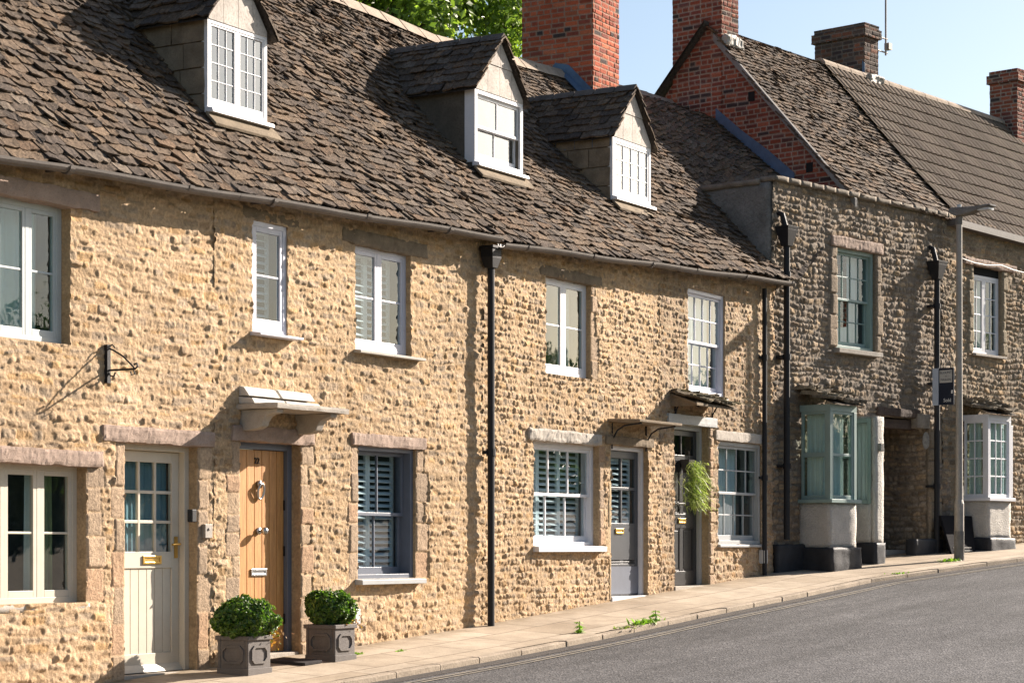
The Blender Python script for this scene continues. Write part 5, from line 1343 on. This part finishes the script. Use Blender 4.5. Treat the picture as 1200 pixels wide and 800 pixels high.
# estate agent's board hung on the drainpipe
wS = -.20; aS = RF.A(1093.5, wS); z0, z1 = RF.Hh(1094, 475, wS), RF.Hh(1094, 432, wS)
w1_ = RF.pa(1118, 450, aS)[0]; w0_ = RF.pa(1100.5, 450, aS)[0]; wz = RF.pa(1093.5, 450, aS)[0]
SB = House('sale_board', 'navy estate agent board with grey name panel, fixed to a black drainpipe', 'sign', RF, aS, z0, w0=wS)
mb = MB(); mb.box(aS-.012, aS+.012, w1_, w0_, z0, z1); SB.part(mb, 'board', M['navy'], bevel=.002)
mb = MB(); mb.box(aS-.02, aS+.025, w0_+.002, wz, z0, z1); SB.part(mb, 'batten', M['paleboard'] if 'paleboard' in M else paint('pale_blue_board', (.42, .47, .55), .5, .08, .05, .15))
bw_ = w0_-w1_; bh = z1-z0; wc = (w0_+w1_)/2
mb = MB(); mb.box(aS-.016, aS-.0125, wc-bw_*.40, wc+bw_*.44, z1-bh*.40, z1-bh*.06); SB.part(mb, 'name_panel', M['panelgrey'])
RT = (R_(90), 0, R_(-90))
def txt(s, size, w, z, mat, sx=1.0): return text_part(SB, s, size, (aS-.0165, w, z), mat, SB.root, 'lettering', .001, 'CENTER', RT, sx)
txt('BLOUNT', bw_*.20, wc+.005, z1-bh*.13, M['navy']); txt('— & —', bw_*.13, wc, z1-bh*.225, M['navy']); txt('MASLEN', bw_*.19, wc+.005, z1-bh*.32, M['navy'])
def txt2(s, size, w, z): return text_part(SB, s, size, (aS-.0128, w, z), M['letter'], SB.root, 'lettering', .001, 'CENTER', RT)
txt2('Sold', bw_*.30, wc-.02, z1-bh*.88)
mb = MB(); mb.box(aS-.015, aS-.0125, w1_+bw_*.06, w1_+bw_*.16, z1-bh*.70, z1-bh*.61); SB.part(mb, 'crest', M['letter'])
# black pavement board leaning by the bay
wB_ = -.16; aB0, aB1 = RF.A(1099, wB_), RF.A(1146, wB_-.25); gB_ = gF(RF, aB0, wB_); zB = gB_+RF.Hh(1110, 601, wB_)-RF.Hh(1110, 645, wB_)
AB = House('pavement_board', 'black pavement advertising board leaning against the wall, behind the lamp column', 'sign', RF, aB0, gB_, w0=wB_)
a_l, a_r = aB0, RF.A(1139, -.2); ab_r = RF.A(1146, -.45)
mb = MB(); mb.hexa([(a_l, -.42, gB_-.02), (ab_r, -.42, gB_-.02), (ab_r, -.38, gB_-.02), (a_l, -.38, gB_-.02)], [(a_l+.02, -.20, zB), (a_r, -.20, zB), (a_r, -.16, zB), (a_l+.02, -.16, zB)])
AB.part(mb, 'board', M['blackboard'], bevel=.006)
tl = math.atan2(.22, zB-gB_)
def bt(s, size, fx, fz, mat):
    z = gB_+(zB-gB_)*fz; w_ = -.42+.22*fz-.004; return text_part(AB, s, size, (a_l+(a_r-a_l)*fx, w_, z), mat, AB.root, 'lettering', .001, 'CENTER', (R_(90)-tl, 0, 0))
mb = MB()
for fz in (.15, .07):
    z = gB_+(zB-gB_)*fz; w_ = -.42+.22*fz
    x = a_l+.1
    while x < ab_r-.12:
        l = rnd.uniform(.012, .03); mb.box(x, x+l, w_-.006, w_-.002, z-.011, z+.009); x += l+rnd.choice([.008, .008, .008, .03])
AB.part(mb, 'small_print', M['panelgrey'])
# ------------------------------------------------------------------ foliage helpers
def leaf_cloud(nm, pts, nrms, size, rng, pal, aspect=.5, jitter=.7, var=.3):
    n = len(pts)
    if n == 0: return
    d = nrms+rng.normal(0, jitter, (n, 3)); d /= np.linalg.norm(d, axis=1)[:, None]
    r = rng.normal(0, 1, (n, 3)); t = np.cross(d, r); t /= np.linalg.norm(t, axis=1)[:, None]; b = np.cross(d, t)
    s = (size*rng.uniform(.6, 1.35, n))[:, None]
    V = np.stack([pts-t*s, pts+b*s*aspect+d*s*.12, pts+t*s, pts-b*s*aspect+d*s*.12], 1).reshape(-1, 3)
    F = np.arange(n*4).reshape(n, 4)
    c = np.array(pal)[rng.integers(0, len(pal), n)]*rng.uniform(1-var, 1+var, (n, 1))
    nm.add(V, F, np.repeat(c, 4, 0))
BOX = [(.06, .125, .018), (.09, .17, .022), (.035, .08, .014), (.15, .23, .035)]
def planter(x0, x1, y0, label, plabel, seed, F=L):
    """lead-look square planter with fielded panels, and the clipped box standing in it"""
    # x0: photo column of the front left bottom corner, x1: of the front right
    wf = -.66; s = .50
    a1 = F.A(x1, wf); a0 = F.A(x0, wf); s = a1-a0; wb = wf+s*1.02
    g = gF(F, (a0+a1)/2, (wf+wb)/2); h = s*.92
    H = House('planter', label, 'planter', F, (a0+a1)/2, g, 'lead look planters by the oak door', w0=(wf+wb)/2)
    mb = MB(); t = .035; sk = .05
    for (x, X, y, Y) in ((a0, a1, wf, wf+t), (a0, a1, wb-t, wb), (a0, a0+t, wf+t, wb-t), (a1-t, a1, wf+t, wb-t)): mb.box(x, X, y, Y, g-sk, g+h)
    mb.box(a0+t, a1-t, wf+t, wb-t, g-.02, g+.05)
    H.part(mb, 'body', M['planter'], bevel=.008)
    rm = MB(); ring_ = [(a0-.018, a1+.018, wf-.018, wf+.05), (a0-.018, a1+.018, wb-.05, wb+.018), (a0-.018, a0+.05, wf+.05, wb-.05), (a1-.05, a1+.018, wf+.05, wb-.05)]
    for q in ring_: rm.box(*q, g+h-.01, g+h+.03)
    H.part(rm, 'rim', M['planter'], bevel=.006); rm = MB()
    for q in [(a0-.012, a1+.012, wf-.012, wf-.001), (a0-.012, a0-.001, wf, wb), (a1+.001, a1+.012, wf, wb)]: rm.box(*q, g-sk, g+.05)
    H.part(rm, 'skirting', M['planter'], bevel=.004)
    def octa(c0, c1, z0, z1, cut): return [(c0+cut, z0), (c1-cut, z0), (c1, z0+cut), (c1, z1-cut), (c1-cut, z1), (c0+cut, z1), (c0, z1-cut), (c0, z0+cut)]
    e = s*.14
    for face in ('front', 'left', 'right'):
        pm = MB()
        c0, c1 = (a0+e, a1-e) if face == 'front' else (wf+e, wb-e)
        o = octa(c0, c1, g+.09, g+h-.06, .055*s/.5); i = octa(c0+.022, c1-.022, g+.112, g+h-.082, .05*s/.5)
        for k in range(8):
            q = [o[k], o[(k+1) % 8], i[(k+1) % 8], i[k]]
            if face == 'front': P3 = lambda p, d: (p[0], wf-d, p[1])
            elif face == 'left': P3 = lambda p, d: (a0-d, p[0], p[1])
            else: P3 = lambda p, d: (a1+d, p[0], p[1])
            pm.hexa([P3(p, -.005) for p in q], [P3(p, .014) for p in q])
        H.part(pm, 'panel_moulding', M['planter'])
    so = MB(); so.rough_box(a0+t, a1-t, wf+t, wb-t, g+h-.12, g+h-.04, .015, .06, seed); H.part(so, 'soil', M['soil'])
    return (a0+a1)/2, (wf+wb)/2, g+h, s
def box_ball(px, label, rx, rz, zc, seed, F=L):
    rng = np.random.default_rng(seed); ax, wx, z0, s = px
    H = House('box_shrub', label, 'shrub', F, ax, z0-.06, 'clipped box shrubs by the oak door', w0=wx)
    n = 9000; d = rng.normal(0, 1, (n, 3)); d /= np.linalg.norm(d, axis=1)[:, None]; d = d[d[:, 2] > -.75]
    lump = .98+.24*fbm(d[:, 0]*2.4+seed, d[:, 1]*2.4+d[:, 2]*2.1, seed, 2)+.05*vnoise(d[:, 0]*7, d[:, 2]*7+d[:, 1]*5, seed)
    rad = lump*(1-np.abs(rng.normal(0, .10, len(d))))
    low = np.clip(-d[:, 2]*1.2, 0, 1)*.30
    P = np.stack([ax+d[:, 0]*rad*rx*(1-low), wx+d[:, 1]*rad*rx*(1-low), zc+d[:, 2]*rad*rz], 1)
    nm = NM(); leaf_cloud(nm, P, d, .021, rng, BOX, .6, .85, .45)
    nt = 60; e = rng.normal(0, 1, (nt, 3)); e /= np.linalg.norm(e, axis=1)[:, None]; e = e[e[:, 2] > -.2]
    for q in e:       # stray shoots
        for k in range(7):
            p = np.array((ax, wx, zc))+q*np.array((rx, rx, rz))*(1.0+k*.014)
            leaf_cloud(nm, p[None]+rng.normal(0, .006, (1, 3)), q[None], .015, rng, BOX[2:]+[(.13, .2, .04)], .5, .9)
    q = rng.normal(0, 1, (420, 3))*np.array((.09, .05, .045))+np.array((ax+rx*.55, wx-rx*.30, zc-rz*.62)); leaf_cloud(nm, q, np.tile((0.3, -.6, .2), (420, 1)), .017, rng, [(.30, .13, .03), (.22, .10, .03), (.36, .19, .05), (.08, .12, .02)], .55, .9)
    H.part(nm, 'foliage', M['leaf'])
    core = MB(); core.ball((ax, wx, zc), 1.0, 16, (rx*.74, rx*.74, rz*.74)); H.part(core, 'twigs', paint('dark_twigs', (.03, .026, .014), .95, .3, .4, .0, .1))
    st = MB(); st.tube([(ax, wx, z0-.08), (ax, wx, zc)], .02, 6)
    for k in range(9):
        t = k*.7; st.tube([(ax+.02*math.cos(t), wx+.02*math.sin(t), z0-.07), (ax+rx*.6*math.cos(t), wx+rx*.6*math.sin(t), zc-rz*.45)], .006, 5)
    H.part(st, 'stem', M['bark'])
pA = planter(290.5, 317, 790, 'lead look planter left of the oak door, nearest the cream door', '', 3)
_z = L.Hh(290, 718, -.4); box_ball(pA, 'wide clipped box shrub in the planter left of the oak door', .325, .225, pA[2]+.155, 31)
pB = planter(392.5, 416, 770, 'lead look planter right of the oak door, below the grey sash window', '', 4)
box_ball(pB, 'rounder clipped box shrub in the planter right of the oak door', .255, .20, pB[2]+.165, 32)
# doormat
a, _ = L.pw(352, 772, -.35); ma, mb_ = L.A(316, -.2), L.A(368, -.52); g0, g1 = gF(L, ma, -.3), gF(L, mb_, -.3)
DM = House('doormat', 'dark worn doormat on the pavement between the two planters', 'doormat', L, (ma+mb_)/2, (g0+g1)/2, w0=-.37)
mb = MB(); v0 = [(ma, -.62), (mb_, -.62), (mb_, -.16), (ma, -.16)]
mb.hexa([(x, w, gF(L, x, w)+.002) for x, w in v0], [(x, w, gF(L, x, w)+.03) for x, w in v0]); DM.part(mb, 'mat', M['mat'], bevel=.005)
# fern hanging on the black door
def fern():
    (x0, x1, z0, z1), y = DOORD
    ax = x0+(x1-x0)*.52; zc = L.Hh(807, 537, .1); zb = L.Hh(807, 604, .0); rng = np.random.default_rng(9); wx = y-.10
    H = House('hanging_fern', 'pale green spidery fern hanging on the black door', 'plant', L, ax, zc, w0=wx)
    nm = NM(); PAL = [(.36, .42, .13), (.44, .48, .20), (.25, .33, .08), (.56, .58, .30), (.16, .21, .05)]
    for i in range(820):
        f = rng.random()**.8; wdt = .07+.10*math.sin(min(1, f*1.5)*2.2)**2; p = np.array((ax+rng.normal(0, wdt), wx-.03-abs(rng.normal(0, .07)), zc-.04-f*(zc-zb-.16)))
        an = rng.uniform(0, 2*math.pi); up = rng.uniform(-.3, 1.0); d = np.array((math.cos(an)*1.15, -abs(math.sin(an))*.9, up)); l = rng.uniform(.11, .22); wd = rng.uniform(.005, .010)
        c = np.array(PAL[rng.integers(0, 5)])*rng.uniform(.7, 1.25); q = [p]; v = d.copy()
        for k in range(4): v = v+np.array((0, 0, -.30)); q.append(q[-1]+v/np.linalg.norm(v)*l/4)
        sd = np.cross(d, (0, 0, 1)); sd /= np.linalg.norm(sd)+1e-6; V = []
        for k, pp in enumerate(q): r = wd*(1-.85*abs(k/4-.35)/.65); V += [pp-sd*r, pp+sd*r]
        nm.add(np.minimum(np.array(V), np.array((99, y-.004, 99))), [(2*k, 2*k+1, 2*k+3, 2*k+2) for k in range(4)], c)
    H.part(nm, 'fronds', M['leaf'])
    b = MB(); b.frustum(ax, wx+.02, zc-.20, zc-.02, .05, .04, .09, .07); b.tube([(ax, y-.01, zc+.12), (ax, wx, zc+.10), (ax, wx, zc-.03)], .006, 6); H.part(b, 'hanging_pot', M['mat'])
fern()
# weeds in the joints of the pavement
def weed(name, F, x, y, off, label, n, hgt, spread, seed, pal, tall=False):
    rng = np.random.default_rng(seed); a = F.A(x, -off); g = gF(F, a, -off)
    H = House(name, label, 'weed', F, a, g, 'weeds in the pavement', w0=-off); nm = NM()
    for i in range(n):
        p = np.array((a+rng.normal(0, spread), -off+rng.normal(0, spread*.35), g-.005)); an = rng.uniform(0, 6.28)
        d = np.array((math.cos(an)*.7, math.sin(an)*.7, rng.uniform(.5, 1.3))); l = hgt*rng.uniform(.5, 1.1); wd = rng.uniform(.006, .014); q = [p]; v = d
        for k in range(3): v = v+np.array((0, 0, -.25)); q.append(q[-1]+v/np.linalg.norm(v)*l/3)
        sd = np.cross(d, (0, 0, 1)); sd /= np.linalg.norm(sd)+1e-6; V = []
        for k, pp in enumerate(q): r = wd*(1, 1.1, .8, .1)[k]; V += [pp-sd*r, pp+sd*r]
        nm.add(np.array(V), [(2*k, 2*k+1, 2*k+3, 2*k+2) for k in range(3)], np.array(pal[rng.integers(0, len(pal))])*rng.uniform(.7, 1.2))
    if tall:
        z = 0
        while z < .13:
            for k in range(5):
                an = rng.uniform(0, 6.28); p = np.array((a+.035*math.cos(an), -off+.035*math.sin(an), g+z+.02)); leaf_cloud(nm, p[None], np.array([[math.cos(an)*.4, math.sin(an)*.4, .9]]), .045*(1.2-z*2), rng, pal, .4, .2)
            z += .045
    H.part(nm, 'leaves', M['leaf'])
    if tall: st = MB(); st.tube([(a, -off, g-.02), (a, -off, g+.13)], .006, 6); H.part(st, 'stem', M['leafstem'] if 'leafstem' in M else paint('weed_stem', (.12, .2, .04), .6, .1, 0, 0, .2))
WP = [(.14, .27, .03), (.19, .33, .04), (.24, .38, .06)]
weed('weed', L, 679, 751, 1.30, 'small upright leafy weed in the pavement near the kerb, beneath the drainpipe', 14, .08, .02, 1, WP, True)
weed('weed', L, 757, 742, 1.52, 'bushy bright green weed at the kerb opposite the charcoal door', 130, .13, .13, 2, WP)
weed('weed', L, 768, 738, 1.50, 'tall stalked weed rising from the clump at the kerb', 8, .07, .02, 6, WP, True)
weed('weed', L, 735, 745, 1.52, 'thin straggling pale weed at the kerb left of the bushy clump', 34, .07, .14, 7, [(.2, .26, .07), (.26, .28, .1)])
weed('grass_tuft', RF, 1115, 651, 1.06, 'bright grass tuft around the foot of the lamp column', 120, .09, .13, 3, WP)
weed('grass_tuft', RF, 1056, 679, 1.50, 'low grass tuft at the kerb below the teal bay', 60, .05, .12, 4, WP)
weed('moss_clump', L, 470, 760, .62, 'flat mossy weed on the paving right of the second planter', 60, .035, .05, 5, WP)
weed('moss_clump', L, 419, 766, .45, 'tiny green weed at the right corner of the second planter', 40, .05, .035, 8, WP)
# tree behind the ridge
def tree(name, label, x, y, w, rx, rz, n, size, seed, pal, kind=None, F=L, zg=None):
    a, h = F.pw(x, y, w); rng = np.random.default_rng(seed); g = float(gT(a))-.4 if zg is None else zg
    H = House(name, label, 'tree', F, a, g, w0=w)
    cl = 60; cd = rng.normal(0, 1, (cl, 3)); cd /= np.linalg.norm(cd, axis=1)[:, None]
    cc = np.array((a, w, h))+cd*np.array((rx, rx, rz))*rng.uniform(.35, .95, (cl, 1)); cr = rng.uniform(.7, 1.5, cl)*rx/5
    k = rng.integers(0, cl, n); d = rng.normal(0, 1, (n, 3)); d /= np.linalg.norm(d, axis=1)[:, None]
    P = cc[k]+d*(cr[k]*rng.uniform(.45, 1.08, n))[:, None]*np.array((1, 1, .75))
    nm = NM(); leaf_cloud(nm, P, d+np.array((0, 0, .4)), size, rng, pal, .55, .8)
    H.part(nm, 'crown', M['leaf'])
    tb = MB(); tb.tube([(a, w, g-.2), (a+.1, w, g+(h-g)*.45), (a, w+.1, h+rz*.3)], [rx*.08, rx*.055, rx*.02], 10)
    for q in range(26): 
        tb.tube([(a, w, g+(h-g)*rng.uniform(.4, .9)), tuple((cc[q]+np.array((a, w, h)))/2+np.array((0, 0, .1))), tuple(cc[q])], [rx*.025, rx*.015, rx*.005], 6)
    H.part(tb, 'trunk', M['bark'])
tree('leafy_tree', 'bright green leafy tree rising behind the cottage ridge beside the red chimney', 452, -25, 15.0, 4.6, 4.0, 30000, .10, 51, [(.16, .23, .04), (.21, .29, .05), (.11, .17, .03), (.27, .34, .08)])
# unseen trees added across the road, shaped for the window reflections
def reflection_trees():
    rng = np.random.default_rng(77); nm = NM()
    for i in range(44):
        T = 14+i*1.6+rng.normal(0, .8); off = 19+rng.uniform(0, 4); H_ = rng.uniform(2.0, 3.6)+(rng.random() < .15)*1.8
        p = L.world(T, -off, 0); g = float(gT(T))
        for c in range(9):
            cc = np.array((p.x+rng.normal(0, 1.3), p.y+rng.normal(0, 1.0), g+ZC+H_*rng.uniform(.08, .95))); n = 420
            d = rng.normal(0, 1, (n, 3)); d /= np.linalg.norm(d, axis=1)[:, None]
            leaf_cloud(nm, cc+d*rng.uniform(.3, 1.2, (n, 1)), d, .13, rng, [(.06, .11, .025), (.09, .14, .03), (.05, .085, .02)], .6, .8)
    o = nm.build('reflection_trees', M['leaf']); tag(o, 'unseen leafy trees added across the road for window reflections', 'trees', kind='stuff')
reflection_trees()
# ================================================================== light, sky, camera
SUN = Vector((.80, -.325, .407)).normalized()
el = math.asin(SUN.z); az = math.atan2(SUN.x, SUN.y)
wd = bpy.data.worlds.new('World'); SC.world = wd; wd.use_nodes = True
nt = wd.node_tree; bg = nt.nodes['Background']; sk = nt.nodes.new('ShaderNodeTexSky'); sk.sky_type = 'NISHITA'; sk.sun_disc = False
sk.sun_elevation = el; sk.sun_rotation = az; sk.air_density = 1.0; sk.dust_density = 1.4; sk.ozone_density = 1.2; sk.altitude = 80
nt.links.new(sk.outputs[0], bg.inputs[0]); bg.inputs[1].default_value = SKY_STRENGTH
sl = bpy.data.lights.new('sun', 'SUN'); sl.energy = SUN_STRENGTH; sl.angle = R_(.53); sl.color = (1.0, .885, .77)
so = bpy.data.objects.new('sun', sl); COL.objects.link(so); so.rotation_euler = (-SUN).to_track_quat('-Z', 'Y').to_euler(); so.location = (30, -20, 30)
cam = bpy.data.cameras.new('camera'); co = bpy.data.objects.new('camera', cam); COL.objects.link(co); SC.camera = co
cam.sensor_width = 36; cam.lens = FPX/1200*36; cam.shift_y = (HORY-400)/1200; cam.clip_end = 3000; cam.clip_start = .1
co.location = (CAM[0], CAM[1], ZC); d = Vector((ZAX[0], ZAX[1], 0)); co.rotation_euler = d.to_track_quat('-Z', 'Y').to_euler()
vs = SC.view_settings; vs.view_transform = 'Standard'; vs.look = 'None'; vs.exposure = EXPOSURE; vs.gamma = 1; vs.use_curve_mapping = False
SC.cycles.use_denoising = True; SC.cycles.max_bounces = 8; SC.cycles.transparent_max_bounces = 16; SC.cycles.caustics_reflective = False; SC.cycles.caustics_refractive = False
